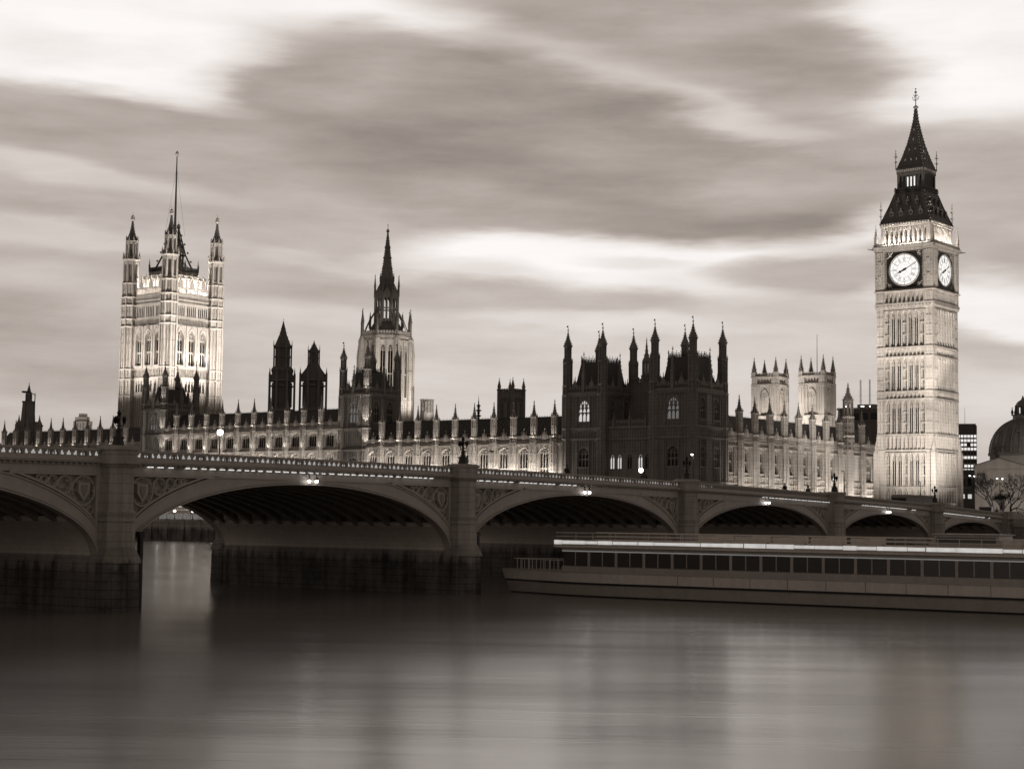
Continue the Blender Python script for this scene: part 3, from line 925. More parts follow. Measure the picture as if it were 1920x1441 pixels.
    for rz, nm in FACES:
        Rm.fr(rz)
        panel_ribs(Rm, -7.3, 7.3, 72, 77.0, 18, 7.4, 7.6, .2, m)
        panel_ribs(Rm, -5.5, 5.5, 77.4, 79.4, 16, 5.6, 5.8, .16, m)
        q_ = 0 if nm in ('east', 'west') else .25
        battlement(Rm, -7.45 + q_, 7.45 - q_, 7.2, 7.5, 77.2, .8, m, step=1.0)
        battlement(Rm, -5.75 + q_, 5.75 - q_, 5.5, 5.75, 79.6, 1.5, 'iron', step=.7)
        for sx in (-1, 1): pinnacle(Rm, sx * 5.6, 5.6, 79.6, 4.6, .4, m)
    roof = Rm.build('roof', t)
    Im = MB().fr(raw=True)
    for sx in (-1, 1):
        for sy in (-1, 1):
            Im.tube([(sx * 4.6, sy * 4.6, 79.6), (sx * 2.6, sy * 2.6, 85.5), (sx * .7, sy * .7, 95.5)], .32, 'iron', 6, .2)
            Im.tube([(sx * 2.6, sy * 2.6, 85.5), (-sx * 2.6, sy * 2.6, 85.5)], .2, 'iron', 4)
            Im.tube([(sx * 1.6, sy * 1.6, 90.5), (-sx * 1.6, sy * 1.6, 90.5)], .16, 'iron', 4)
            Im.tube([(sx * 2.6, sy * 2.6, 85.5), (sx * 2.6, -sy * 2.6, 85.5)], .2, 'iron', 4)
            Im.tube([(sx * 2.6, sy * 2.6, 85.5), (-sx * 1.6, sy * 1.6, 90.5)], .12, 'iron', 4)
            Im.tube([(sx * 4.4, sy * 4.4, 80), (-sx * 2.6, sy * 2.6, 85.5)], .14, 'iron', 4)
            for k in range(6):
                f = k / 5; Im.knob(sx * (4.6 - 3.8 * f), sy * (4.6 - 3.8 * f), 80.5 + 14.5 * f, .42, 'iron')
    Im.prism(0, 0, 79.6, 96.5, 1.3, .4, 'iron', 8)
    Im.build('iron_crown', t)
    Fm = MB().fr(raw=True)
    Fm.prism(0, 0, 95.0, 119.0, .42, .16, 'iron', 10)
    Fm.lathe(0, 0, [(.16, 118.6), (.55, 119.3), (.6, 119.7), (.3, 120.2), (0.02, 120.5)], 'gilt', 8)
    for sx in (-1, 1):
        Fm.tube([(sx * .1, -sx * .1, 114), (sx * 2.3, -sx * 2.3, 92)], .035, 'iron', 3)
    Fm.build('flagpole', t)
    # corner turrets
    Q = MB().fr(raw=True)
    zc = [0, 13, 26.7, 38.6, 44, 47.3, 61.3, 63.8, 68.3, 71.0, 75.6]
    for z0, z1 in zip(zc, zc[1:]):
        r = 2.75 if z1 <= 71.1 else 2.55
        Q.prism(0, 0, z0, z1, r * .93, r * .93, m, 8)
        for k in range(8):
            an = math.pi / 8 + k * math.pi / 4
            Q.prism(r * math.cos(an), r * math.sin(an), z0, z1, .30, .30, m, 4, cap=False)
            an2 = k * math.pi / 4
            if z1 - z0 > 2.6:
                Q.prism(r * .90 * math.cos(an2), r * .90 * math.sin(an2), z0, z1 - .4, .13, .13, m, 4, cap=False)
                nb = max(1, int((z1 - z0) / 2.9))
                for j in range(1, nb + 1):
                    zz = z0 + (z1 - z0) * j / (nb + 1)
                    Q.prism(0, 0, zz - .09, zz + .09, r * .975, r * .975, m, 8, cap=False)
        Q.prism(0, 0, z1 - .5, z1 - .1, r * 1.0, r * 1.15, m, 8); Q.prism(0, 0, z1 - .1, z1, r * 1.15, r * 1.15, m, 8)
    lantern_stage(Q, 0, 0, 75.6, 83.2, 2.45, m)
    Q.prism(0, 0, 75.6, 83.2, 1.75, 1.75, 'stone_old', 8)
    Q.prism(0, 0, 82.8, 83.5, 2.5, 3.0, m, 8)
    for k in range(8):
        an = math.pi / 8 + k * math.pi / 4
        pinnacle(Q, 2.75 * math.cos(an), 2.75 * math.sin(an), 83.4, 2.6, .34, m)
    lantern_stage(Q, 0, 0, 83.5, 89.8, 1.95, m)
    Q.prism(0, 0, 83.5, 89.8, 1.2, 1.2, 'stone_old', 8)
    for k in range(8):
        an = math.pi / 8 + k * math.pi / 4
        pinnacle(Q, 1.95 * math.cos(an), 1.95 * math.sin(an), 89.8, 1.7, .28, m)
    q0 = Q.build('corner_turret', t)
    Cm = MB().fr(raw=True)
    spire(Cm, 0, 0, 89.8, 96.6, 1.9, 'iron_roof', 8, prof=[(1, 0), (.86, .14), (.5, .38), (.27, .68), (.16, 1)], crockets=6, ck=.2, finial=False)
    Cm.lathe(0, 0, [(.3, 96.4), (.75, 97.0), (.6, 97.4), (.7, 97.8), (.35, 98.2), (.02, 98.5)], m, 8)
    Cm.prism(0, 0, 98.3, 99.6, .08, .03, m, 4)
    Cm.build('turret_cap', q0)
    for i, (sx, sy) in enumerate(((1, -1), (1, 1), (-1, 1), (-1, -1))):
        o = q0 if i == 0 else dup(q0, t)
        o.location = (sx * 9.75, sy * 9.75, 0)


build_square_tower()


# ================================================================== CENTRAL OCTAGONAL SPIRE
def build_spire_tower():
    t = thing('spire_tower', 'slender octagonal tower with a tall dark crocketed spire and a floodlit lower stage', 'tower', (-2, -160, 0))
    m, md = 'stone', 'stone_old'
    S = MB()
    ap = 6.6
    for k in range(8):
        rz = k * math.pi / 4
        S.fr(rz)
        hw = ap * math.tan(math.pi / 8)
        wall_row(S, -hw, hw, -.6, 50, [(-1.05, 1.25, 33, 46.0, 47.6), (1.05, 1.25, 33, 46.0, 47.6)], ap - .7, ap, m)
        for z in (24, 31.8, 48.6, 49.6): S.box(-hw, hw, ap - .1, ap + .35, z, z + .35, m)
        panel_ribs(S, -hw + .3, hw - .3, 24.6, 31.6, 6, ap, ap + .2, .16, m)
        S.box(-.16, .16, ap, ap + .3, 32, 48.6, m)
        battlement(S, -hw, hw, ap - .05, ap + .25, 50, 1.5, m, step=.8)
    S.fr(raw=True); S.prism(0, 0, -.6, 49.9, 5.9, 5.9, md, 8)
    for k in range(8):
        an = math.pi / 8 + k * math.pi / 4; r = 7.2
        x, y = r * math.cos(an), r * math.sin(an)
        S.prism(x, y, -.6, 50, .95, .75, m, 8)
        for z in (24, 32, 40, 49): S.prism(x, y, z, z + .4, 1.0, 1.0, m, 8)
        S.prism(x, y, 50, 54.2, .45, .38, md, 6); spire(S, x, y, 54.0, 57.4, .46, md, 6, crockets=4, ck=.16)
        x2, y2 = 8.1 * math.cos(an), 8.1 * math.sin(an)
        S.prism(x2, y2, -.6, 44.5, .6, .5, m, 4); spire(S, x2, y2, 44.5, 48.8, .5, m, 4, crockets=4, ck=.16)
        S.tube([(x2, y2, 43), (x, y, 45.5)], .25, m, 4)
    S.build('octagon_stage', t)
    wm = window_mb(1.25, 14.4, 13.0, 2, transoms=(6.5,), depth=-.45)
    w0 = None
    for k in range(8):
        for a in (-1.05, 1.05):
            if w0 is None: w0 = wm.build('window'); o = w0
            else: o = w0.copy(); COL.objects.link(o)
            place(o, t, k * math.pi / 4, a, ap, 33)
    L = MB().fr(raw=True)
    L.lathe(0, 0, [(6.6, 49.8), (5.6, 51.2), (4.3, 53.2), (3.5, 54.4)], 'lead', 8)
    for k in range(8):
        an = math.pi / 8 + k * math.pi / 4
        c, s_ = math.cos(an), math.sin(an)
        L.prism(3.35 * c, 3.35 * s_, 53.5, 62.6, .38, .34, md, 6)
        L.tube([(6.6 * c, 6.6 * s_, 51.2), (5.1 * c, 5.1 * s_, 54.6), (3.6 * c, 3.6 * s_, 57.0)], .22, md, 5)
        pinnacle(L, 4.9 * c, 4.9 * s_, 52.6, 4.4, .42, md)
        L.prism(3.6 * c, 3.6 * s_, 61.5, 64.6, .24, .2, md, 5); spire(L, 3.6 * c, 3.6 * s_, 64.4, 67.2, .26, md, 5, crockets=3, ck=.12)
        L.tube([(3.4 * c, 3.4 * s_, 62.5), (2.1 * c, 2.1 * s_, 65.2)], .14, md, 4)
    for k in range(8):
        L.fr(k * math.pi / 4)
        hw = 3.1 * math.tan(math.pi / 8)
        wall_row(L, -hw, hw, 54, 62.6, [(-.5, .7, 55.2, 60.2, 61.2), (.5, .7, 55.2, 60.2, 61.2)], 2.85, 3.2, md)
        L.box(-hw, hw, 2.8, 3.3, 58.0, 58.3, md)
        L.extr([(-hw * .8, 62.6), (hw * .8, 62.6), (0, 64.2)], 3.0, 3.25, md)
    L.fr(raw=True)
    for k in range(8):
        an = math.pi / 8 + k * math.pi / 4
        L.prism(1.95 * math.cos(an), 1.95 * math.sin(an), 62.4, 66.4, .24, .2, md, 5)
        pinnacle(L, 2.05 * math.cos(an), 2.05 * math.sin(an), 65.8, 2.4, .24, md)
    L.prism(0, 0, 62.4, 66.6, 1.75, 1.75, md, 8)
    L.prism(0, 0, 66.1, 66.7, 2.0, 2.1, md, 8)
    L.build('lantern', t)
    P = MB().fr(raw=True)
    spire(P, 0, 0, 66.5, 80.0, 1.95, md, 8, prof=[(1, 0), (.66, .3), (.3, .75), (.1, 1)], crockets=16, ck=.15, edges=8, finial=False)
    for z, r in ((69.5, 1.62), (72.5, 1.28), (75.5, .9)): P.prism(0, 0, z, z + .25, r, r, md, 8)
    P.lathe(0, 0, [(.2, 79.7), (.55, 80.2), (.3, 80.6), (.1, 80.9)], 'gilt', 8)
    P.prism(0, 0, 80.5, 82.3, .09, .04, 'gilt', 5); P.knob(0, 0, 81.9, .2, 'gilt')
    P.build('spire', t)


build_spire_tower()
# ================================================================== RIVERSIDE PALACE RANGES
def turret_mesh(z0, z1, z2, r, m, cap, plinth=1.3):
    """buttress from z0 to z1 on the wall, open-panelled shaft to z2, crocketed cap above"""
    q = MB().fr(raw=True)
    q.prism(0, 0, z0, z1, r * 1.15, r * 1.05, m, 8)
    for k in range(8):
        an = math.pi / 8 + k * math.pi / 4
        q.prism(r * 1.08 * math.cos(an), r * 1.08 * math.sin(an), z0, z1, .12, .12, m, 4, cap=False)
    z = z0 + 2.0
    while z < z1:
        q.prism(0, 0, z, z + .25, r * 1.2, r * 1.2, m, 8, cap=False); z += 1.9
    q.prism(0, 0, z1, z1 + .35, r * 1.35, r * 1.1, m, 8)
    oct_shaft(q, 0, 0, z1 + .3, z1 + plinth, r * 1.08, m, rings=0)
    oct_shaft(q, 0, 0, z1 + plinth, z2, r * .92, m, rings=1)
    for k in range(8):
        an = math.pi / 8 + k * math.pi / 4
        q.knob(r * 1.0 * math.cos(an), r * 1.0 * math.sin(an), z2 + .15, .16, m)
        q.prism(r * .95 * math.cos(an), r * .95 * math.sin(an), z2, z2 + .7, .12, .02, m, 4, cap=False)
    return q


def cap_mesh(h, r, cap):
    c = MB().fr(raw=True)
    spire(c, 0, 0, 0, h, r * .85, cap, 8, prof=[(1, 0), (.82, .12), (.42, .45), (.14, .95), (.1, 1)], crockets=5, ck=.13)
    return c


def gablet_mesh(m, h=2.2, w=1.1):
    g = MB()
    g.extr([(-w / 2, 0), (w / 2, 0), (w / 2, h * .42), (0, h * .75), (-w / 2, h * .42)], -.18, .18, m)
    g.extr([(-w * .3, .12), (w * .3, .12), (w * .3, h * .34), (0, h * .5), (-w * .3, h * .34)], .18, .28, m)
    g.prism(0, 0, h * .7, h * 1.15, .1, .03, m, 4); g.knob(0, 0, h * 1.02, .16, m)
    for sx in (-1, 1): g.prism(sx * w * .55, 0, 0, h * .75, .1, .04, m, 4)
    return g


def build_range(name, label, y0, y1, turrets, top, storeys, ridge, shaft_top, pitch, group_cap=2.6, x=55.0, bottom=-1.5):
    yc = (y0 + y1) / 2
    t = thing(name, label, 'palace wing', (x, yc, 0))
    m = 'stone'
    rz = R_(90)
    S = MB().fr(rz)
    a0, a1 = y0 - yc, y1 - yc
    mids = [(p + q) / 2 - yc for p, q in zip(turrets, turrets[1:])]
    ends = [turrets[0] - yc - pitch / 2, turrets[-1] - yc + pitch / 2]
    allm = [q for q in [ends[0]] + mids + [ends[1]] if a0 + 1.4 < q < a1 - 1.4]
    win = []
    zprev = bottom
    ww = 3.0
    for i, (zb, zs, zt, zend) in enumerate(storeys):
        ops = [(q, ww, zb, zs, zt) for q in allm]
        wall_row(S, a0, a1, zprev, zend, ops, -.7, 0, m)
        for q in allm:
            win.append((i, q, zb, zs - zb, zt - zb))
            # canopied niches and shafts either side of the window
            for sx in (-1, 1):
                S.box(q + sx * 1.58 - .09, q + sx * 1.58 + .09, 0, .30, zprev + .3, zend - .3, m)
                S.box(q + sx * 1.98 - .07, q + sx * 1.98 + .07, 0, .24, zprev + .3, zend - .3, m)
                for f in (.25, .62):
                    zz = zb + (zt - zb) * f
                    S.box(q + sx * 1.80 - .18, q + sx * 1.80 + .18, 0, .16, zz, zz + 1.5, m)
                    S.prism(q + sx * 1.80, .16, zz + 1.5, zz + 2.1, .26, .04, m, 4)
            for sx in (-1, 1): panel_ribs(S, *sorted((q + sx * (ww / 2 + .12), q + sx * 2.15)), zprev + .3, zend - .5, 2, 0, .2, .09, m)
            L, Rr = arch_pts(q - ww / 2 - .12, q + ww / 2 + .12, zs, zt + .2, 4)
            S.tube([(aa, .05, z) for aa, z in L] + [(aa, .05, z) for aa, z in Rr[::-1]], .09, m, 4)
            panel_ribs(S, q - ww / 2, q + ww / 2, zt + .15, zend - .3, 6, 0, .14, .08, m, heads=False)
            if zb - zprev > .9: panel_ribs(S, q - ww / 2, q + ww / 2, zprev + .3, zb - .25, 6, 0, .14, .1, m)
        S.box(a0, a1, 0, .42, zend - .28, zend, m)
        S.box(a0, a1, 0, .28, zend - .5, zend - .28, m)
        n = int((a1 - a0) / .55)
        for k in range(n): S.box(a0 + k * .55 + .1, a0 + k * .55 + .36, .28, .40, zend - .5, zend - .29, m)
        zprev = zend
    # floor line, back wall of the parapet
    S.box(a0, a1, -12, -.72, bottom, top, 'stone_old')
    S.box(a0, a1, -12.0, .1, top - .02, top + .25, m)
    battlement(S, a0, a1, -.05, .2, top + .25, 1.45, m, step=.62)
    S.build('wall', t)
    Rm = MB().fr(rz)
    ez = top + .3
    Rm.extr([(0, 0)] * 3, 0, 0, 'slate') if False else None
    A = [Rm.P(a, d, c) for a in (a0, a1) for d, c in ((-1.3, ez), (-6.2, ridge), (-11.1, ez))]
    Rm.face([A[0], A[3], A[4], A[1]], 'slate'); Rm.face([A[1], A[4], A[5], A[2]], 'slate')
    Rm.face([A[0], A[1], A[2]], 'slate'); Rm.face([A[5], A[4], A[3]], 'slate')
    n = int((a1 - a0) / .45)
    Rm.box(a0, a1, -6.26, -6.14, ridge - .05, ridge + .16, 'iron')
    for k in range(n):
        Rm.prism(a0 + (k + .5) * .45, -6.2, ridge, ridge + .5, .09, .02, 'iron', 4, cap=False)
    for k in range(int((a1 - a0) / 1.1)):
        a = a0 + k * 1.1
        Rm.tube([(a, -1.3, ez + .05), (a, -6.15, ridge + .02)], .05, 'slate', 4)
    Rm.build('roof', t)
    protos = {}
    for (i, q, zb, sp_, hh) in win:
        if i not in protos:
            tr = (hh * .34,) if hh > 5 else ()
            protos[i] = window_mb(ww, hh, sp_, 4, transoms=tr, depth=-.62, bar=.11).build('window'); o = protos[i]
        else: o = protos[i].copy(); COL.objects.link(o)
        place(o, t, rz, q, 0, zb)
    g0 = None
    for q in allm:
        if g0 is None: g0 = gablet_mesh(m).build('gablet'); o = g0
        else: o = g0.copy(); COL.objects.link(o)
        place(o, t, rz, q, .1, top + .9)
    t0 = None
    for yy in turrets:
        if t0 is None:
            t0 = turret_mesh(bottom, top + .2, shaft_top, .78, m, 'stone_old').build('buttress_turret', t)
            cap_mesh(group_cap + .6, .78, 'stone_old').build('turret_cap', t0, (0, 0, shaft_top)); o = t0
        else: o = dup(t0, t)
        o.location = (.25, yy - yc, 0)
    return t


N_T = [-107.9 + 5.57 * k for k in range(10)]
C_T = [-180.4 + 5.85 * k for k in range(10)]
S_T = [-255.2 + 5.44 * k for k in range(11)]
build_range('river_wing', 'floodlit two storey river wing with ten pinnacled buttresses, just left of the dark corner towers', -112.9, -55.0, N_T, 16.2,
            [(1.5, 5.2, 6.4, 7.6), (8.6, 14.2, 15.2, 16.2)], 22.2, 21.9, 5.57)
build_range('central_wing', 'three storey river front with two bright window rows, between two pinnacled towers', -185.6, -121.7, C_T, 20.8,
            [(1.5, 5.2, 6.4, 8.0), (8.8, 14.3, 15.0, 15.8), (16.7, 19.4, 20.0, 20.8)], 25.9, 25.4, 5.85, x=55.0)
build_range('southern_wing', 'low river wing at the left edge, only lit pinnacles and roof above the bridge', -262.0, -194.2, S_T, 17.4,
            [(1.5, 5.2, 6.4, 7.6), (8.6, 14.2, 15.6, 17.4)], 23.1, 22.8, 5.44)


# ================================================================== PAVILION TOWERS
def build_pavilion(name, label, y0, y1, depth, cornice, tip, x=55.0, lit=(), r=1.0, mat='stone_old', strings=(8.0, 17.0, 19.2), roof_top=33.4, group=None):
    yc, xc = (y0 + y1) / 2, x - depth / 2
    t = thing(name, label, 'tower', (xc, yc, 0), group=group)
    m = mat
    S = MB(); hx, hy = depth / 2, (y1 - y0) / 2
    S.fr(raw=True); S.box(-hx + .6, hx - .6, -hy + .6, hy - .6, -1.5, cornice + .2, m)
    win = []
    for rz, nm in FACES:
        S.fr(rz)
        hw, D = (hy, hx) if nm in ('east', 'west') else (hx, hy)
        A = hw - .6
        two = nm in ('north', 'south') and hw > 5
        cols = [-A * .48, A * .48] if two else [0]
        w_up = 2.1 if two else 2.9
        zs = [-1.5] + [s for s in strings] + [cornice]
        rows = []
        rows.append((-1.5, strings[0], [(c, w_up * .9, 1.5, 5.0, 6.4) for c in cols]))
        rows.append((strings[0], strings[1], [(c, w_up * .9, strings[0] + 3.0, strings[1] - 3.2, strings[1] - 2.0) for c in cols]))
        rows.append((strings[1], strings[2], []))
        rows.append((strings[2], cornice, [(c, w_up, strings[2] + 1.4, cornice - 2.9, cornice - 1.3) for c in cols]))
        for (z0, z1, ops) in rows:
            wall_row(S, -A, A, z0, z1, ops, D - .6, D, m)
            S.box(-A, A, D, D + .35, z1 - .3, z1, m); S.box(-A, A, D, D + .2, z1 - .5, z1 - .3, m)
            for (c, w, zb, zsp, zt) in ops:
                win.append((rz, nm, c, D, zb, w, zsp - zb, zt - zb))
                for sx in (-1, 1):
                    S.box(c + sx * (w / 2 + .25) - .09, c + sx * (w / 2 + .25) + .09, D, D + .24, z0 + .2, z1 - .5, m)
                panel_ribs(S, c - w / 2, c + w / 2, zt + .1, z1 - .5, 5, D, D + .15, .1, m, heads=False)
                if zb - z0 > .7: panel_ribs(S, c - w / 2, c + w / 2, z0 + .1, zb - .25, 5, D, D + .15, .1, m)
            if not ops: panel_ribs(S, -A, A, z0 + .1, z1 - .5, int(A * 3), D, D + .15, .12, m)
            # outer panels
            for sx in (-1, 1):
                o0 = (cols[-1] + w_up / 2 + .5)
                if A - o0 > .7: panel_ribs(S, *sorted((sx * o0, sx * A)), z0 + .2, z1 - .5, max(1, int((A - o0) / .55)), D, D + .13, .1, m)
        for k in range(int(2 * A / .6)):
            S.box(-A + k * .6 + .1, -A + k * .6 + .4, D + .2, D + .33, cornice - .5, cornice - .3, m)
        S.box(-A, A, D - .3, D + .5, cornice, cornice + .25, m)
        battlement(S, -A, A, D + .1, D + .32, cornice + .25, 1.7, m, step=.62)
        for c in [(-A + .0) * .5, A * .5]:
            S.extr([(c - .5, cornice + 1.5), (c + .5, cornice + 1.5), (c + .5, cornice + 2.2), (c, cornice + 3.0), (c - .5, cornice + 2.2)], D + .08, D + .34, m)
            S.prism(c, D + .2, cornice + 2.8, cornice + 3.9, .12, .03, m, 4)
        pinnacle(S, 0, D + .1, cornice + .2, (roof_top - cornice) * 1.22, .7, m)
    S.build('wall', t)
    protos = {}
    for (rz, nm, c, D, zb, w, sp_, hh) in win:
        if nm in ('west',): continue
        g = 'glass_dark'
        for (ln, lz, lm) in lit:
            if ln == nm and lz[0] < zb < lz[1]: g = lm
        key = (round(w, 2), round(hh, 2), g)
        if key not in protos:
            protos[key] = window_mb(w, hh, sp_, 3, transoms=(hh * .42,) if hh > 3.2 else (), glass=g, stone=m, depth=-.42, bar=.14).build('window'); o = protos[key]
        else: o = protos[key].copy(); COL.objects.link(o)
        place(o, t, rz, c, D, zb)
    Rm = MB().fr(raw=True)
    zb, zt = cornice + .2, roof_top
    B = [(sx * (hx - 1.0), sy * (hy - 1.0), zb) for sx, sy in ((-1, -1), (1, -1), (1, 1), (-1, 1))]
    M = [(sx * (hx - 1.9), sy * (hy - 1.7), zb + (zt - zb) * .45) for sx, sy in ((-1, -1), (1, -1), (1, 1), (-1, 1))]
    T = [(sx * (hx - 2.7), sy * (hy - 2.2), zt) for sx, sy in ((-1, -1), (1, -1), (1, 1), (-1, 1))]
    I = [[Rm.P(*p) for p in q] for q in (B, M, T)]
    for q, w in zip(I, I[1:]):
        for k in range(4): Rm.face([q[k], q[(k + 1) % 4], w[(k + 1) % 4], w[k]], 'slate')
    Rm.face(I[2], 'slate')
    for k in range(4):
        p, q = Vector(T[k]), Vector(T[(k + 1) % 4])
        n = max(2, int((q - p).length / .32))
        for j in range(n):
            v = p.lerp(q, j / n); Rm.prism(v.x, v.y, zt - .05, zt + (1.3 if j % 3 == 0 else .85), .09, .03, 'iron', 4, cap=False)
            Rm.knob(v.x, v.y, zt + (1.25 if j % 3 == 0 else .8), .11, 'iron')
        Rm.tube([p + Vector((0, 0, .35)), q + Vector((0, 0, .35))], .06, 'iron', 4)
    Rm.build('roof', t)
    # corner turrets with caps
    Q = MB().fr(raw=True)
    zz = [-1.5] + list(strings) + [cornice]
    for z0, z1 in zip(zz, zz[1:]):
        Q.prism(0, 0, z0, z1, r * 1.08, r * 1.08, m, 8)
        for k in range(8):
            an = math.pi / 8 + k * math.pi / 4
            Q.prism(r * 1.1 * math.cos(an), r * 1.1 * math.sin(an), z0, z1, .13, .13, m, 4, cap=False)
        Q.prism(0, 0, z1 - .35, z1, r * 1.2, r * 1.32, m, 8)
        for q in (.35, .68): Q.prism(0, 0, z0 + (z1 - z0) * q, z0 + (z1 - z0) * q + .22, r * 1.16, r * 1.16, m, 8, cap=False)
    H = tip - cornice
    z1, z2, z3 = cornice + H * .47, cornice + H * .70, tip
    oct_shaft(Q, 0, 0, cornice, cornice + H * .14, r * 1.06, m, rings=0)
    oct_shaft(Q, 0, 0, cornice + H * .14, z1, r * 1.0, m, rings=1)
    for k in range(8):
        an = math.pi / 8 + k * math.pi / 4
        Q.prism(r * 1.0 * math.cos(an), r * 1.0 * math.sin(an), z1, z1 + 1.0, .13, .02, m, 4, cap=False)
    oct_shaft(Q, 0, 0, z1, z2 - .3, r * .76, m, rings=0)
    Q.prism(0, 0, z2 - .35, z2, r * .78, r * 1.0, m, 8)
    q0 = Q.build('corner_turret', t)
    Cm = MB().fr(raw=True)
    spire(Cm, 0, 0, z2, z3 - H * .07, r * .92, m, 8, prof=[(1, 0), (.86, .16), (.42, .46), (.16, .78), (.07, 1)], crockets=6, ck=.15, edges=8)
    Cm.prism(0, 0, z3 - H * .1, z3 + .2, .06, .03, 'iron', 4); Cm.box(0.02, .45, -.02, .02, z3 - .35, z3, 'iron')
    Cm.build('turret_cap', q0)
    for i, (sx, sy) in enumerate(((1, 1), (1, -1), (-1, 1), (-1, -1))):
        o = q0 if i == 0 else dup(q0, t)
        o.location = (sx * (hx - .35), sy * (hy - .35), 0)
    return t


UP = (19.0, 30.0); MID = (8.0, 16.0)
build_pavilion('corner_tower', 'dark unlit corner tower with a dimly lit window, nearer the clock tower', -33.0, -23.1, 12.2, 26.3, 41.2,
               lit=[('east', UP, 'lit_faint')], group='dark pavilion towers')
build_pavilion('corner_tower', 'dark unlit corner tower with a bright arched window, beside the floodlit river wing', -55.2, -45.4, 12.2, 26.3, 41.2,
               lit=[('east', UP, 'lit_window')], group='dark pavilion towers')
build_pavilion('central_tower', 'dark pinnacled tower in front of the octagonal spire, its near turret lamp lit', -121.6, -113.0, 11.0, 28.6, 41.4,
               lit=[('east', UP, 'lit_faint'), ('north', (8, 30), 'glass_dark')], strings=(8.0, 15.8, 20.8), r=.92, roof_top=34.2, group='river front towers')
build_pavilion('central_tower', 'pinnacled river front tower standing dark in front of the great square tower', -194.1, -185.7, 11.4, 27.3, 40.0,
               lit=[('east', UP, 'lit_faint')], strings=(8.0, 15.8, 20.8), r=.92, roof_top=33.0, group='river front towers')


def build_link():
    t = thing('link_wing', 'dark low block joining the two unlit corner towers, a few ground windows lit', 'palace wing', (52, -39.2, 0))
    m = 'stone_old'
    S = MB().fr(R_(90))
    A = 6.0
    ops1 = [(q, 1.1, 10.6, 13.0, 13.5) for q in (-4.4, -2.6, 0.0, 2.6, 4.4)]
    wall_row(S, -A, A, -1.5, 9, [], 1.4, 2, m)
    wall_row(S, -A, A, 9, 16.8, ops1, 1.4, 2, m)
    wall_row(S, -A, A, 16.8, 19.2, [], 1.4, 2, m)
    S.box(-A, A, -9, 1.4, -1.5, 19.2, m)
    for z in (9, 16.8, 19.2): S.box(-A, A, 1.9, 2.35, z - .3, z, m)
    panel_ribs(S, -A, A, 17.0, 18.8, 18, 2, 2.15, .12, m)
    panel_ribs(S, -A, A, 13.9, 16.4, 18, 2, 2.15, .12, m)
    battlement(S, -A, A, 1.95, 2.15, 19.2, 1.6, m, step=.62)
    for q in (-4, 0, 4): pinnacle(S, q, 2.1, 19.2, 3.2, .4, m)
    S.fr(raw=True)
    S.box(-12, -7, -6.0, 1.2, -1.5, 29.2, m)
    for rz, nm in FACES: S.fr(rz, (-9.5, -2.4, 0)); battlement(S, -3.4, 3.4, 2.4, 2.6, 29.2, 1.2, m) if nm in ('east', 'west') else battlement(S, -2.4, 2.4, 3.5, 3.7, 29.2, 1.2, m)
    S.build('wall', t)
    Q = MB().fr(raw=True)
    oct_shaft(Q, -9.5, -3.6, 29.2, 31.0, 1.1, m); lantern_stage(Q, -9.5, -3.6, 31, 34.2, .9, m)
    spire(Q, -9.5, -3.6, 34.2, 38.5, .8, m, 8, prof=[(1, 0), (.4, .4), (.1, 1)], crockets=4, ck=.14)
    Q.build('spirelet', t)
    w0 = None
    for i, q in enumerate((-4.4, -2.6, 0.0, 2.6, 4.4)):
        g = 'lit_window' if i in (0, 1, 3) else 'glass_dark'
        o = window_mb(1.1, 2.9, 2.4, 2, glass=g, stone=m, depth=-.3, bar=.1).build('window')
        place(o, t, R_(90), q, 2, 10.6)


build_link()


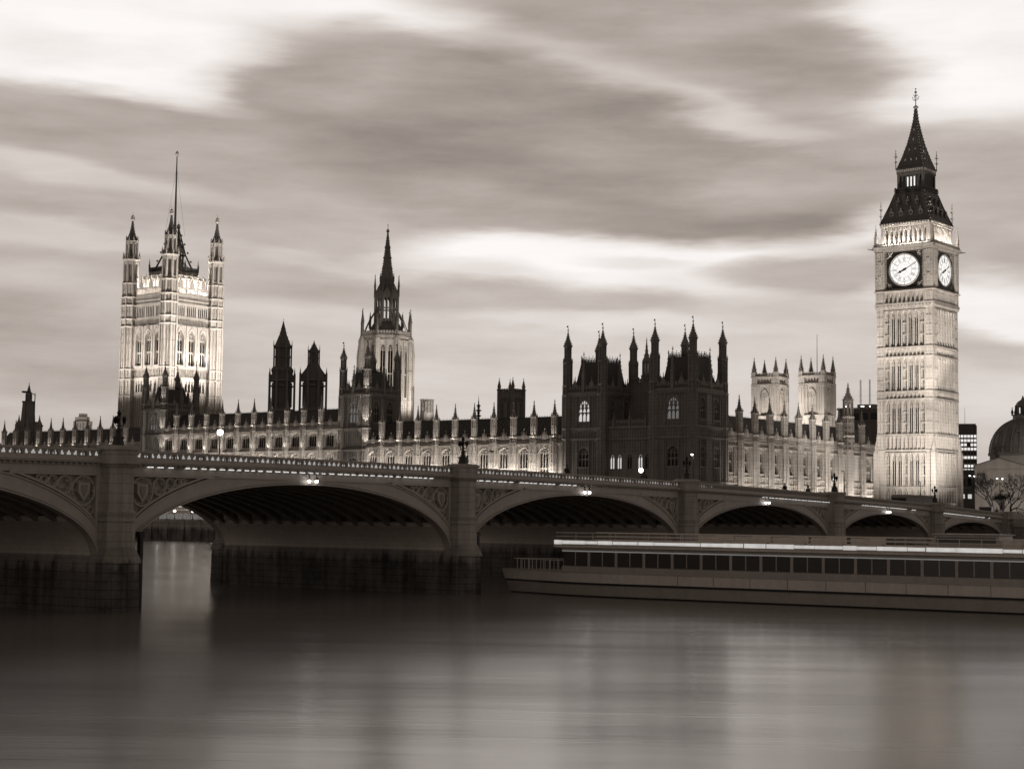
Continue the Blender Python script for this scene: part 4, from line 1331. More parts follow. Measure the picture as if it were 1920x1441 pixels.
# ================================================================== NORTH WING (floodlit, joins the clock tower)
def build_north_wing():
    t = thing('north_wing', 'bright floodlit wing with narrow windows between the dark corner towers and clock tower', 'palace wing', (10, -23.5, 0))
    m = 'stone'
    rz = R_(180)
    S = MB().fr(rz)
    tx = [36.8 - 6.42 * k for k in range(8)]
    pitch = 6.42
    a0, a1 = -(43.0 - 10), 10 + 32.0
    mids = [10 - (x - pitch / 2) for x in tx[:-1]] + [10 - 40.0]
    bigw = 10 + 23.4
    top = 16.8
    ops_hi = [(q, 1.9, 10.2, 14.6, 15.6) for q in mids] + [(bigw, 3.4, 9.6, 13.6, 15.4)]
    ops_lo = [(q, 1.9, 2.0, 5.0, 5.8) for q in mids] + [(bigw, 2.6, 2.0, 5.0, 5.8)]
    wall_row(S, a0, a1, -.6, 6.6, ops_lo, -.6, 0, m)
    wall_row(S, a0, a1, 6.6, 9.4, [], -.6, 0, m)
    wall_row(S, a0, a1, 9.4, top, ops_hi, -.6, 0, m)
    S.box(a0, a1, -11, -.62, -.6, top, 'stone_old')
    for z in (6.6, 8.0, 9.4, top - 1.0, top): S.box(a0, a1, -.05, .36, z - .25, z, m)
    panel_ribs(S, a0, a1, 6.7, 7.7, 90, 0, .2, .14, m); panel_ribs(S, a0, a1, 8.1, 9.1, 90, 0, .2, .14, m)
    panel_ribs(S, a0, a1, 15.8, 16.5, 110, 0, .2, .12, m, heads=False)
    for q in mids:
        for sx in (-1, 1):
            for off_, w in ((1.2, .2), (1.75, .13), (2.2, .13)):
                S.box(q + sx * off_ - w / 2, q + sx * off_ + w / 2, 0, .34, -.6, top - 1.0, m)
            for zz in (2.5, 11.0, 13.2):
                S.box(q + sx * 1.98 - .16, q + sx * 1.98 + .16, 0, .22, zz, zz + 1.3, m)
                S.prism(q + sx * 1.98, .2, zz + 1.3, zz + 1.95, .26, .03, m, 4)
        S.box(q - .95, q + .95, 0, .1, 9.65, 9.98, m)
    for x in (bigw - 4, bigw - 2.3, bigw + 2.3, bigw + 4):
        S.box(x - .12, x + .12, 0, .36, -.6, top - 1, m)
    S.box(a0, a1, -11, .2, top, top + .3, m)
    battlement(S, a0, a1, 0, .22, top + .3, 1.5, m, step=.7)
    S.build('wall', t)
    Rm = MB().fr(rz)
    A = [Rm.P(a, d, c) for a in (a0, a1) for d, c in ((-1.2, top + .3), (-5.6, 22.4), (-10.4, top + .3))]
    Rm.face([A[0], A[3], A[4], A[1]], 'slate'); Rm.face([A[1], A[4], A[5], A[2]], 'slate'); Rm.face([A[0], A[1], A[2]], 'slate'); Rm.face([A[5], A[4], A[3]], 'slate')
    for k in range(int((a1 - a0) / .5)): Rm.prism(a0 + (k + .5) * .5, -5.6, 22.3, 22.8, .09, .02, 'iron', 4, cap=False)
    Rm.box(a0, a1, -5.66, -5.54, 22.3, 22.5, 'iron')
    Rm.build('roof', t)
    pr = {}
    for lst in (ops_hi, ops_lo):
        for (q, w, zb, zs, zt) in lst:
            lit = (lst is ops_lo and q == bigw)
            key = (w, zb, lit)
            if key not in pr: pr[key] = window_mb(w, zt - zb, zs - zb, 2 if w < 2 else 4, transoms=((zt - zb) * .42,) if zt - zb > 5 else (), glass='lit_window' if lit else 'glass_dark', depth=-.58, bar=.13).build('window'); o = pr[key]
            else: o = pr[key].copy(); COL.objects.link(o)
            place(o, t, rz, q, 0, zb)
    t0 = None
    for x in tx + [-19.6]:
        if t0 is None:
            t0 = turret_mesh(-.6, top + .2, 22.9, .82, m, 'stone_old').build('buttress_turret', t)
            cap_mesh(3.2, .82, 'stone_old').build('turret_cap', t0, (0, 0, 22.9)); o = t0
        else: o = dup(t0, t)
        o.location = (x - 10, .25, 0)
    g0 = None
    for q in mids + [bigw]:
        if g0 is None: g0 = gablet_mesh(m, 2.3, 1.2).build('gablet'); o = g0
        else: o = g0.copy(); COL.objects.link(o)
        place(o, t, rz, q, .12, top + 1.0)
    Q = MB().fr(raw=True)
    Q.prism(0, 0, -.6, top, 1.35, 1.3, m, 8)
    oct_shaft(Q, 0, 0, top, 20.2, 1.35, m); oct_shaft(Q, 0, 0, 20.2, 24.6, 1.3, m); lantern_stage(Q, 0, 0, 24.6, 28.4, 1.15, m)
    spire(Q, 0, 0, 28.4, 32.0, 1.25, m, 8, prof=[(1, 0), (.8, .15), (.35, .45), (.1, 1)], crockets=5, ck=.18, edges=8)
    Q.build('stair_turret', t, (-12.6 - 10, .3, 0))


build_north_wing()
# ================================================================== BRIDGE
PHI, BX, BY = 0.07208, 89.976, 54.954
PIERS = [30.4, 65.3, 103.4, 143.0, 181.25, 216.0]
EDGES = [-1.5] + PIERS + [247.5]


def zpar(t): return 1.77325 + .03277 * t - .00011 * t * t     # top of the parapet


def bridge_pos(t, n, z=0.0):
    return (BX + t * math.cos(PHI) - n * math.sin(PHI), BY + t * math.sin(PHI) + n * math.cos(PHI), z)


def build_bridge():
    B = thing('arch_bridge', 'long low bridge of shallow iron arches on granite piers, crossing the river', 'bridge', (BX, BY, 0), PHI)
    SPR = -2.9
    WID = 26.0
    spans = [(p + 1.32, q - 1.32) for p, q in zip(EDGES, EDGES[1:])]
    def ell(t, tc, a, b): return SPR + b * math.sqrt(max(0.0, 1 - ((t - tc) / a) ** 2))
    NS = 44
    for i, (t0, t1) in enumerate(spans):
        tc, a = (t0 + t1) / 2, (t1 - t0) / 2
        b = zpar(tc) - 1.95 - SPR
        ao, bo = a + .9, b + 1.30
        ths = [math.pi * k / NS for k in range(NS + 1)]
        inner = [(tc - a * math.cos(q), SPR + b * math.sin(q)) for q in ths]
        def ztop(t): return zpar(t) - 1.55
        outer = []
        for q in ths:
            tt = max(t0, min(t1, tc - ao * math.cos(q)))
            outer.append((tt, min(ztop(tt), ell(tt, tc, ao, bo))))
        for nn, sg, n0, n1 in ((0.0, 1, -.55, .0), (-WID, -1, -WID, -WID + .55)):
            R = MB().fr(raw=True)
            R.strip(inner, outer, n0, n1, 'bridge_paint')
            for w0, w1, pr in ((0.0, .10, .16), (.16, .24, .12)):
                ia = [(tc - (a + w0) * math.cos(q), SPR + (b + w0) * math.sin(q)) for q in ths]
                ib = [(tc - (a + w1) * math.cos(q), SPR + (b + w1) * math.sin(q)) for q in ths]
                d0, d1 = sorted((nn + .002 * sg, nn + pr * sg)); R.strip(ia, ib, d0, d1, 'bridge_paint')
            # line along the top of the ring where the spandrel begins
            ot = [p for p in outer]
            oa = [(t, z - .10) for t, z in ot]
            d0, d1 = sorted((nn + .002 * sg, nn + .09 * sg)); R.strip(oa, ot, d0, d1, 'bridge_paint')
            R.build('arch_ring', B)
        # soffit: solid haunches, ribs and troughs
        Sf = MB().fr(raw=True)
        zh = -0.75
        sh = [(t, z) for t, z in inner if z <= zh + .25]
        left = [p for p in sh if p[0] < tc]; right = [p for p in sh if p[0] > tc]
        for q in (left, right):
            Sf.strip(q, [(t, z + .3) for t, z in q], -WID + .55, -.55, 'haunch_paint')
        mid = [(t, z) for t, z in inner if z > zh - .1]
        Sf.strip([(t, z + .75) for t, z in mid], [(t, z + .9) for t, z in mid], -WID + .55, -.55, 'bridge_rib')
        for k in range(1, 15):
            n = -WID * k / 15
            Sf.strip(mid, [(t, z + .76) for t, z in mid], n - .09, n + .09, 'bridge_rib')
            Sf.strip([(t, z - .03) for t, z in mid], [(t, z + .05) for t, z in mid], n - .22, n + .22, 'bridge_rib')
        for k in range(2, len(mid) - 2, 3):
            (ta, za), (tb, zb) = mid[k], mid[k + 1]
            dx, dz = tb - ta, zb - za; ln = math.hypot(dx, dz); dx, dz = dx / ln * .09, dz / ln * .09
            Sf.strip([(ta - dx, za - dz + .25), (ta + dx, za + dz + .25)], [(ta - dx, za - dz + .76), (ta + dx, za + dz + .76)], -WID + .55, -.55, 'bridge_rib')
        Sf.build('soffit', B)
        # spandrels: fascia over the arch and traceried panels
        ts = [t0 + (t1 - t0) * k / 40 for k in range(41)]
        for (n0, n1) in ((-.5, -.004), (-WID + .004, -WID + .5)):
            F = MB().fr(raw=True); F.strip([(t, zpar(t) - 1.56) for t in ts], [(t, zpar(t) - 1.06) for t in ts], n0, n1, 'bridge_paint')
            F.build('fascia', B)
        for side in (-1, 1):
            edge = t0 if side < 0 else t1
            pts = []
            K = 26
            for k in range(K + 1):
                t = edge - side * (k / K) * a * .82
                zo = max(SPR + .2, ell(t, tc, ao, bo)) if abs(t - tc) < ao else SPR + .2
                if zo < ztop(t) - .02: pts.append((t, zo))
            if len(pts) < 3: continue
            P = MB().fr(raw=True)
            P.strip(pts, [(t, ztop(t)) for t, z in pts], -.5, -.38, 'bridge_paint')
            if i >= 1:
                P.strip([(t, ztop(t) - .16) for t, z in pts], [(t, ztop(t) - .02) for t, z in pts], -.38, .05, 'bridge_paint')
                P.box(*sorted((edge - side * .02, edge - side * .20)), -.38, .05, pts[0][1], ztop(edge) - .1, 'bridge_paint')
                P.strip([(t, z + .10) for t, z in pts], [(t, z + .24) for t, z in pts], -.38, .03, 'bridge_paint')
                # circles shrinking away from the pier
                x = edge - side * .26
                zz_ = None
                for q in range(5):
                    # biggest circle touching the previous one, the top rail and the arch ring
                    best = 0
                    for rr in [r_ / 50 for r_ in range(48, 7, -1)]:
                        cx_ = x - side * rr; cz_ = ztop(cx_) - .22 - rr
                        ok = all((tt - cx_) ** 2 + (max(SPR, ell(tt, tc, ao, bo)) + .2 - cz_) ** 2 >= rr * rr for tt in [cx_ + rr * (j / 6) for j in range(-8, 9)] if abs(tt - tc) < ao)
                        if ok: best = rr; break
                    if not best: break
                    rr = best; cx_ = x - side * rr; cz_ = ztop(cx_) - .22 - rr
                    P.tube([(cx_ + rr * math.cos(v * math.pi / 12), -.08, cz_ + rr * math.sin(v * math.pi / 12)) for v in range(25)], .07, 'bridge_paint', 5)
                    if q == 0:
                        zz_ = cz_ - rr
                        # heraldic shield
                        w = rr * .5
                        P.extr([(cx_ - w, cz_ + rr * .55), (cx_ + w, cz_ + rr * .55), (cx_ + w, cz_ - rr * .1), (cx_, cz_ - rr * .7), (cx_ - w, cz_ - rr * .1)][::-1], -.36, .02, 'bridge_paint')
                        P.extr([(cx_ - w * .55, cz_ + rr * .4), (cx_ + w * .55, cz_ + rr * .4), (cx_ + w * .5, cz_), (cx_, cz_ - rr * .45), (cx_ - w * .5, cz_)][::-1], .0, .07, 'bridge_rib')
                        for v in range(8): P.knob(cx_ + rr * .82 * math.cos(v * math.pi / 4), -.1, cz_ + rr * .82 * math.sin(v * math.pi / 4), .09, 'bridge_paint')
                    else:
                        for v in range(4):
                            an = v * math.pi / 2
                            c0, s0 = cx_ + rr * .45 * math.cos(an), cz_ + rr * .45 * math.sin(an)
                            P.tube([(c0 + rr * .42 * math.cos(an + u), -.12, s0 + rr * .42 * math.sin(an + u)) for u in [(-2 + 4 * j / 8) for j in range(9)]], .045, 'bridge_paint', 4)
                    x = cx_ - side * (rr + .05)
                if zz_ is not None:
                    rr = .24; cx_ = edge - side * .55; cz_ = zz_ - .32
                    P.tube([(cx_ + rr * math.cos(v * math.pi / 8), -.08, cz_ + rr * math.sin(v * math.pi / 8)) for v in range(17)], .05, 'bridge_paint', 4)
            P.build('spandrel_panel', B)
        # cornice, parapet
        for nn, sg in ((0.0, 1), (-WID, -1)):
            C = MB().fr(raw=True)
            def sweep(n0, n1, z0, z1, m):
                d0, d1 = sorted((nn + n0 * sg, nn + n1 * sg))
                C.strip([(t, zpar(t) + z0) for t in ts], [(t, zpar(t) + z1) for t in ts], d0, d1, m)
            sweep(-.45, .10, -1.06, -.95, 'bridge_paint'); sweep(-.45, .34, -.90, -.80, 'bridge_paint'); sweep(-.45, .42, -.80, -.70, 'bridge_paint')
            sweep(-.45, .02, -.95, -.90, 'bridge_paint')
            sweep(-.30, .06, -.70, -.50, 'bridge_paint')
            sweep(-.24, -.10, -.50, -.12, 'bridge_rib')
            sweep(-.34, .14, -.12, 0.0, 'bridge_paint'); sweep(-.28, .08, -.17, -.12, 'bridge_paint')
            if sg > 0 and i >= 0:
                n = int((t1 - t0) / .46)
                st = (t1 - t0) / n
                for k in range(n):
                    t = t0 + (k + .5) * st; z = zpar(t)
                    # small pointed arcade of the parapet, dentils under the cornice
                    C.box(t + st * .38, t + st * .62, -.10, .05, z - .50, z - .17, 'bridge_paint')
                    C.extr([(t - st * .4, z - .17), (t, z - .17), (t - st * .4, z - .30)], -.10, .03, 'bridge_paint')
                    C.extr([(t, z - .17), (t + st * .4, z - .17), (t + st * .4, z - .30)], -.10, .03, 'bridge_paint')
                    C.box(t - st * .24, t + st * .24, .02, .28, z - .94, z - .905, 'bridge_rib')
                    C.box(t - .05, t + .05, .0, .22, z - 1.06, z - .9, 'bridge_paint')
            C.build('parapet', B)
        # road deck
        D = MB().fr(raw=True)
        D.strip([(t, zpar(t) - 1.5) for t in ts], [(t, zpar(t) - 1.02) for t in ts], -WID + .5, -.5, 'asphalt')
        for n0, n1 in ((-4.6, -.5), (-WID + .5, -WID + 4.6)):
            D.strip([(t, zpar(t) - 1.018) for t in ts], [(t, zpar(t) - .88) for t in ts], n0, n1, 'paving')
        D.build('road_deck', B)
    # piers
    for i, p in enumerate([EDGES[0]] + PIERS + [EDGES[-1]]):
        P = MB().fr(raw=True)
        zt = zpar(p) if 0 < p < 246 else zpar(max(0, min(246, p)))
        abut = i in (0, len(PIERS) + 1)
        m, mbse = 'granite', 'granite_base'
        P.box(p - 1.34, p + 1.34, -WID, 0.0, -8.6, zt - 1.03, m)
        # base with weathered cutwaters at both faces
        P.box(p - 1.5, p + 1.5, -WID - .6, .6, -8.6, -3.2, mbse)
        P.strip([(p - 1.5, -3.2), (p + 1.5, -3.2)], [(p - 1.29, -2.75), (p + 1.29, -2.75)], -WID - .5, .5, mbse)
        for nn, sg in ((0.0, 1), (-WID, -1)):
            P.prism(p, nn + sg * .25, -8.6, -3.2, 1.82, 1.68, mbse, 8)
            P.prism(p, nn + sg * .35, -3.2, -2.95, 1.76, 1.70, mbse, 8)
            P.prism(p, nn + sg * .35, -2.95, -2.2, 1.70, 1.28, mbse, 8)
            P.prism(p, nn + sg * .30, -2.4, -.55, 1.32, 1.28, m, 8)
            P.prism(p, nn + sg * .30, -.55, -.30, 1.36, 1.36, m, 8); P.prism(p, nn + sg * .30, -.30, -.02, 1.28, 1.42, m, 8); P.prism(p, nn + sg * .30, -.02, .2, 1.42, 1.15, m, 8)
            P.prism(p, nn + sg * .30, .0, zt - 1.1, 1.14, 1.12, m, 8)
            P.prism(p, nn + sg * .30, zt - 1.25, zt - .95, 1.12, 1.42, m, 8)
            P.prism(p, nn + sg * .30, zt - .95, zt - .78, 1.46, 1.46, m, 8); P.prism(p, nn + sg * .30, zt - .78, zt - .05, 1.30, 1.30, m, 8)
            P.prism(p, nn + sg * .30, zt - .05, zt + .14, 1.44, 1.44, m, 8); P.prism(p, nn + sg * .30, zt + .14, zt + .24, 1.36, 1.2, m, 8)
            P.box(p - 1.3, p + 1.3, *sorted((nn - sg * .9, nn + sg * .02)), zt - 1.1, zt + .1, m)
        if abut:
            P.box(p - (9 if i == 0 else 1.5), p + (1.5 if i == 0 else 9), -WID - 3, 0.6, -8.6, zt - 1.1, m)
            P.box(p - (9 if i == 0 else 1.5), p + (1.5 if i == 0 else 9), .1, .62, zt - 1.1, zt - .1, m)
        P.build('pier' if not abut else 'abutment', B)
        if i in (4, 5):
            G = MB().fr(raw=True)      # timber fender post at the cutwater
            G.box(p - 2.16, p - 1.90, .3, .6, -8, -1.4, 'black_paint'); G.box(p - 2.26, p - 1.8, .28, .62, -1.55, -1.2, 'black_paint')
            G.build('fender_post', B)
    # lights: glowing trefoils in place of light through parapet openings, lamp strips under the cornice, arch lamps
    tm = MB().fr(raw=True)
    for (x, z) in ((-.08, 0), (.08, 0), (0, .13)): tm.prism(x, 0, z - .065, z + .065, .068, .068, 'trefoil_glow', 6, sq=.5)
    first = None; cnt = 0
    extra = MB().fr(raw=True)
    for si in (5, 4, 3, 2):
        t0, t1 = spans[si]
        if si == 5: t0, t1 = t0, min(t1, t0 + 13.5)
        n = int((t1 - t0) / .56); st = (t1 - t0) / n
        for k in range(n):
            t = t1 - (k + .5) * st
            z = zpar(t) - .37
            if si == 2 and t < 97: continue
            if cnt < 100:
                if first is None: o = tm.build('parapet_glow'); first = o
                else: o = first.copy(); COL.objects.link(o)
                o.parent = B; o.location = (t, .01, z)
            else:
                q = extra
                q.o = (t, .01, z); s_ = .8 if si == 3 else .55
                for (x, zz) in ((-.075, 0), (.075, 0), (0, .12)): q.prism(x * s_, 0, zz - .06 * s_, zz + .06 * s_, .075 * s_, .075 * s_, 'trefoil_glow', 6, sq=.5)
            cnt += 1
    ex = extra.build('parapet_glow_rows', B); ex['kind'] = 'stuff'
    for (ta, tb) in ((147.0, 178.6), (124.8, 141.0), (66.6, 85.0), (37.5, 56.5), (6.5, 27.0)):
        L = MB().fr(raw=True)
        t = ta
        while t < tb:
            w = rnd.uniform(.35, .6)
            if rnd.random() > .05: L.extr([(t, zpar(t) - 1.10), (t + w, zpar(t + w) - 1.10), (t + w, zpar(t + w) - 1.03), (t, zpar(t) - 1.03)], .12, .22, 'led')
            t += w + rnd.uniform(.2, .5)
        L.strip([(ta, zpar(ta) - 1.065), (tb, zpar(tb) - 1.065)], [(ta, zpar(ta) - 1.02), (tb, zpar(tb) - 1.02)], .04, .19, 'bridge_rib')
        ls = L.build('light_strip', B)
    am = MB().fr(raw=True)
    am.tube([(0, 0, .55), (0, .35, .5), (0, .38, .12)], .05, 'iron', 5)
    am.prism(0, .38, .05, .16, .10, .17, 'iron', 8)
    am.ball(0, .38, -.05, .13, 'arch_lamp_glow', 8)
    a0 = None
    for i in (1, 2, 3, 4, 5):
        t0, t1 = spans[i]; tc = (t0 + t1) / 2
        for dx in (-.42, .42):
            if a0 is None: a0 = am.build('arch_lamp'); o = a0
            else: o = a0.copy(); COL.objects.link(o)
            o.parent = B; o.location = (tc + dx, .02, zpar(tc) - 1.62)
    return B


build_bridge()


def bridge_lamp(i, p, label):
    t = thing('lamp_standard', label, 'lamp standard', bridge_pos(p, .3, zpar(p) + .22), PHI, 'lamp standards on the bridge piers')
    m = MB().fr(raw=True)
    m.prism(0, 0, 0, .5, .42, .34, 'iron', 8); m.prism(0, 0, .5, .62, .40, .40, 'iron', 8)
    m.lathe(0, 0, [(.26, .6), (.15, .85), (.19, 1.0), (.10, 1.2), (.08, 1.75), (.13, 1.85)], 'iron', 8)
    for k in range(3):
        an = k * 2 * math.pi / 3 + .5
        m.tube([(0, 0, 1.35), (.22 * math.cos(an), .22 * math.sin(an), 1.3), (.34 * math.cos(an), .34 * math.sin(an), 1.48)], .035, 'iron', 5)
    m.build('post', t)
    l = MB().fr(raw=True)
    l.prism(0, 0, 0, .05, .07, .10, 'iron', 6); l.prism(0, 0, .05, .33, .10, .15, 'glass_dark', 6); l.prism(0, 0, .33, .5, .17, .03, 'iron', 6)
    l0 = None
    for k in range(4):
        if l0 is None: l0 = l.build('lantern', t); o = l0
        else: o = l0.copy(); COL.objects.link(o); o.parent = t
        an = k * 2 * math.pi / 3 + .5
        o.location = (.34 * math.cos(an), .34 * math.sin(an), 1.48) if k < 3 else (0, 0, 1.85)


for i, (p, lb) in enumerate(((181.25, 'dark iron lamp standard on the nearest bridge pier, in front of the far left range'),
                             (143.0, 'dark iron lamp standard on the second bridge pier, against the lit river wing'),
                             (103.4, 'dark iron lamp standard on the third bridge pier, in front of the unlit corner towers'),
                             (65.3, 'dark iron lamp standard on the fourth bridge pier, against the floodlit north wing'),
                             (30.4, 'dark iron lamp standard on the fifth bridge pier, at the foot of the clock tower'))):
    bridge_lamp(i, p, lb)


# ================================================================== FURNITURE ON THE BRIDGE
def road_z(t): return zpar(max(0, t)) - 1.0


def street_light(label, t, n, head_z, arm=0.8, lit='lamp', double=False, r=.07, power=0, rz=0.0):
    zb = road_z(t) + .12
    o = thing('street_lamp', label, 'street lamp', bridge_pos(t, n, zb), PHI + rz, 'street lamps along the roadway')
    h = head_z - zb
    m = MB().fr(raw=True)
    m.prism(0, 0, 0, .9, r * 1.9, r * 1.6, 'iron', 8); m.prism(0, 0, .9, h, r, r * .6, 'iron', 8)
    for s in ((-1, 1) if double else (1,)):
        if arm > 0: m.tube([(0, 0, h - .15), (s * arm * .5, 0, h + .05), (s * arm, 0, h)], r * .5, 'iron', 5)
    m.build('pole', o)
    for s in ((-1, 1) if double else (1,)):
        q = MB().fr(raw=True)
        if arm > 0:
            q.box(s * arm - .32, s * arm + .32, -.12, .12, h - .02, h + .10, 'iron')
            if lit: q.ball(s * arm, 0, h - .07, .13, lit, 8)
            else: q.box(s * arm - .25, s * arm + .25, -.1, .1, h - .05, h - .025, 'glass_dark')
        else:
            q.ball(0, 0, h + .2, .26, lit or 'glass_dark', 10); q.prism(0, 0, h + .4, h + .55, .14, .03, 'iron', 6)
        q.build('lamp_head', o)
    if power:
        l = bpy.data.lights.new('street_lamp_light', 'POINT'); l.energy = power; l.shadow_soft_size = .3; l.color = (1, .94, .86)
        lo = bpy.data.objects.new('street_lamp_light', l); COL.objects.link(lo); lo.parent = o; lo.location = (0, -.1, h + (.2 if arm <= 0 else -.35))
    return o


street_light('brightly lit globe street lamp rising over the bridge parapet in front of the central wing', 151.0, -20, 6.9, 0, lit='lamp_bright', power=160)
street_light('brightly lit globe lamp low over the parapet in front of the right dark corner tower', 90.0, -12.8, 5.45, 0, lit='lamp_bright', power=220)
street_light('tall slim lamp post with a curved arm and unlit head at the far left', 169.6, -22, 9.3, .9, lit=None, r=.06)
street_light('thin pale lit lamp post in front of the dark corner tower', 95.7, -3, 7.2, .35, r=.05, power=25)
street_light('dark lamp post with a bent head against the floodlit wing, beside the clock tower', 9.5, -22, 8.0, -.0 or .5, lit=None, r=.09)
street_light('dark lamp post with a short arm against the foot of the clock tower', -24, -22, 7.2, .5, lit=None, r=.09)
street_light('lit double armed street lamp beyond the clock tower, near the office block', -51, -22, 9.1, 1.3, double=True, r=.09, power=60)
street_light('lit double armed street lamp in front of the bare dark tree at the far right', -5.2, -.5 - 1.5, 7.3, 1.3, double=True, r=.07, power=60)
street_light('short dark camera post on the bridge in front of the lit river wing', 109.4, -20, 7.1, .3, lit=None, r=.05)


def traffic_light():
    t, n = -7.9, -2.5
    o = thing('traffic_light', 'black traffic light on a post at the far right end of the bridge', 'traffic light', bridge_pos(t, n, road_z(0) + .1), PHI)
    m = MB().fr(raw=True); m.prism(0, 0, 0, 1.6, .09, .09, 'iron', 8); m.prism(0, 0, 0, .3, .16, .14, 'iron', 8); m.build('post', o)
    h = MB().fr(raw=True)
    h.box(-.34, .34, -.16, .16, 1.4, 2.75, 'black_paint'); h.box(-.46, .46, .14, .17, 1.3, 2.85, 'black_paint')
    for z in (1.65, 2.08, 2.5): h.prism(0, .2, z - .02, z + .02, .13, .13, 'glass_dark', 8); h.strip([(-.16, z + .1), (.16, z + .1)], [(-.16, z + .14), (.16, z + .14)], .16, .36, 'black_paint')
    h.build('signal_head', o)


traffic_light()


def person(label, t, n, face, stride, coat, height=1.74, hood=False, arm=.1):
    """one continuous skinned figure in a coat, walking"""
    o = thing('person', label, 'person', bridge_pos(t, n, road_z(t) + .12), PHI + face, 'people walking on the bridge')
    k = height / 1.74
    V = [(0, 0, .94), (0, .01, 1.12), (0, .02, 1.36), (0, .02, 1.47), (0, .03, 1.55), (0, .04, 1.66),
         (-.18, .02, 1.41), (-.235, -arm, 1.14), (-.22, .10 - arm, .90), (-.215, .14 - arm, .80),
         (.18, .02, 1.41), (.235, arm, 1.14), (.22, .12 + arm, .91), (.215, .17 + arm, .81),
         (-.09, 0, .90), (-.10, stride * .55, .50), (-.10, stride * .8, .09), (-.10, stride * .8 + .17, .03),
         (.09, 0, .90), (.10, -stride * .35, .50), (.10, -stride, .11), (.10, -stride + .16, .03)]
    E = [(0, 1), (1, 2), (2, 3), (3, 4), (4, 5), (2, 6), (6, 7), (7, 8), (8, 9), (2, 10), (10, 11), (11, 12), (12, 13), (0, 14), (14, 15), (15, 16), (16, 17), (0, 18), (18, 19), (19, 20), (20, 21)]
    Rr = [(.15, .12), (.14, .11), (.17, .12), (.07, .07), (.065, .065), (.09, .105), (.07, .07), (.05, .05), (.036, .036), (.03, .04), (.07, .07), (.05, .05), (.036, .036), (.03, .04),
          (.10, .10), (.065, .065), (.045, .045), (.04, .03), (.10, .10), (.065, .065), (.045, .045), (.04, .03)]
    def skin(name, verts, edges, radii, mat, root):
        me = bpy.data.meshes.new(name); me.from_pydata([(x * k, y * k, z * k) for x, y, z in verts], edges, []); me.materials.append(MATS[mat])
        ob = bpy.data.objects.new(name, me); COL.objects.link(ob); ob.parent = o
        md = ob.modifiers.new('skin', 'SKIN')
        for v, r in zip(me.skin_vertices[0].data, radii): v.radius = (r[0] * k, r[1] * k)
        me.skin_vertices[0].data[root].use_root = True
        ob.modifiers.new('smooth', 'SUBSURF').render_levels = 2
        return ob
    skin('body', V, E, Rr, 'cloth_grey' if coat == 'cloth_dark' else 'cloth_dark', 0)
    c = MB().fr(raw=True)
    c.lathe(0, .01, [(.235 * k, .62 * k), (.215 * k, .95 * k), (.185 * k, 1.12 * k), (.225 * k, 1.36 * k), (.17 * k, 1.45 * k), (.09 * k, 1.50 * k)], coat, 12, sq=.72); c.build('coat', o, smooth=True)
    h = MB().fr(raw=True)
    h.ball(0, .0, 1.675 * k, .115 * k, 'cloth_dark' if hood else 'hair', 10); h.build('hood' if hood else 'hair', o, smooth=True)
    f = MB().fr(raw=True)
    f.ball(0, .075 * k, 1.635 * k, .075 * k, 'skin', 10); f.prism(0, .15 * k, 1.60 * k, 1.65 * k, .018, .008, 'skin', 4)
    for s in (-1, 1): f.ball(s * .03, .14 * k, 1.66 * k, .010, 'hair', 6)
    f.build('face', o, smooth=True)


person('dark figure walking over the bridge just left of the unlit corner towers', 122.7, -2.2, R_(-90), .26, 'cloth_dark', 1.82, True)
person('dark figure on the bridge pavement in front of the unlit corner towers', 107.9, -2.2, R_(90), .22, 'cloth_grey', 1.76)
person('lone dark figure walking against the floodlit north wing', 74.6, -2.0, R_(-90), .28, 'cloth_dark', 1.80, True)
person('left one of two people side by side left of the fourth bridge lamp', 64.4 + 3.6, -2.0, R_(90), .22, 'cloth_grey', 1.7)
person('right one of two people side by side left of the fourth bridge lamp', 63.3 + 3.3, -2.6, R_(90), .24, 'cloth_dark', 1.78, True)
person('figure with a dark coat walking at the foot of the clock tower', 22.0, -2.0, R_(-90), .25, 'cloth_dark', 1.75)
person('small dark figure by the traffic light at the far end of the bridge', -4.2, -2.2, R_(-90), .2, 'cloth_grey', 1.72)


def wheel(mb, x, y, r, w):
    mb.fr(R_(0)); n = 14
    A = [(x + r * math.cos(2 * math.pi * k / n), r + r * math.sin(2 * math.pi * k / n)) for k in range(n)]
    mb.fr(raw=True); mb.extr(A, y - w / 2, y + w / 2, 'rubber')
    mb.extr([(x + (a - x) * .55, r + (c - r) * .55) for a, c in A], y - w / 2 - .01, y + w / 2 + .01, 'lead')


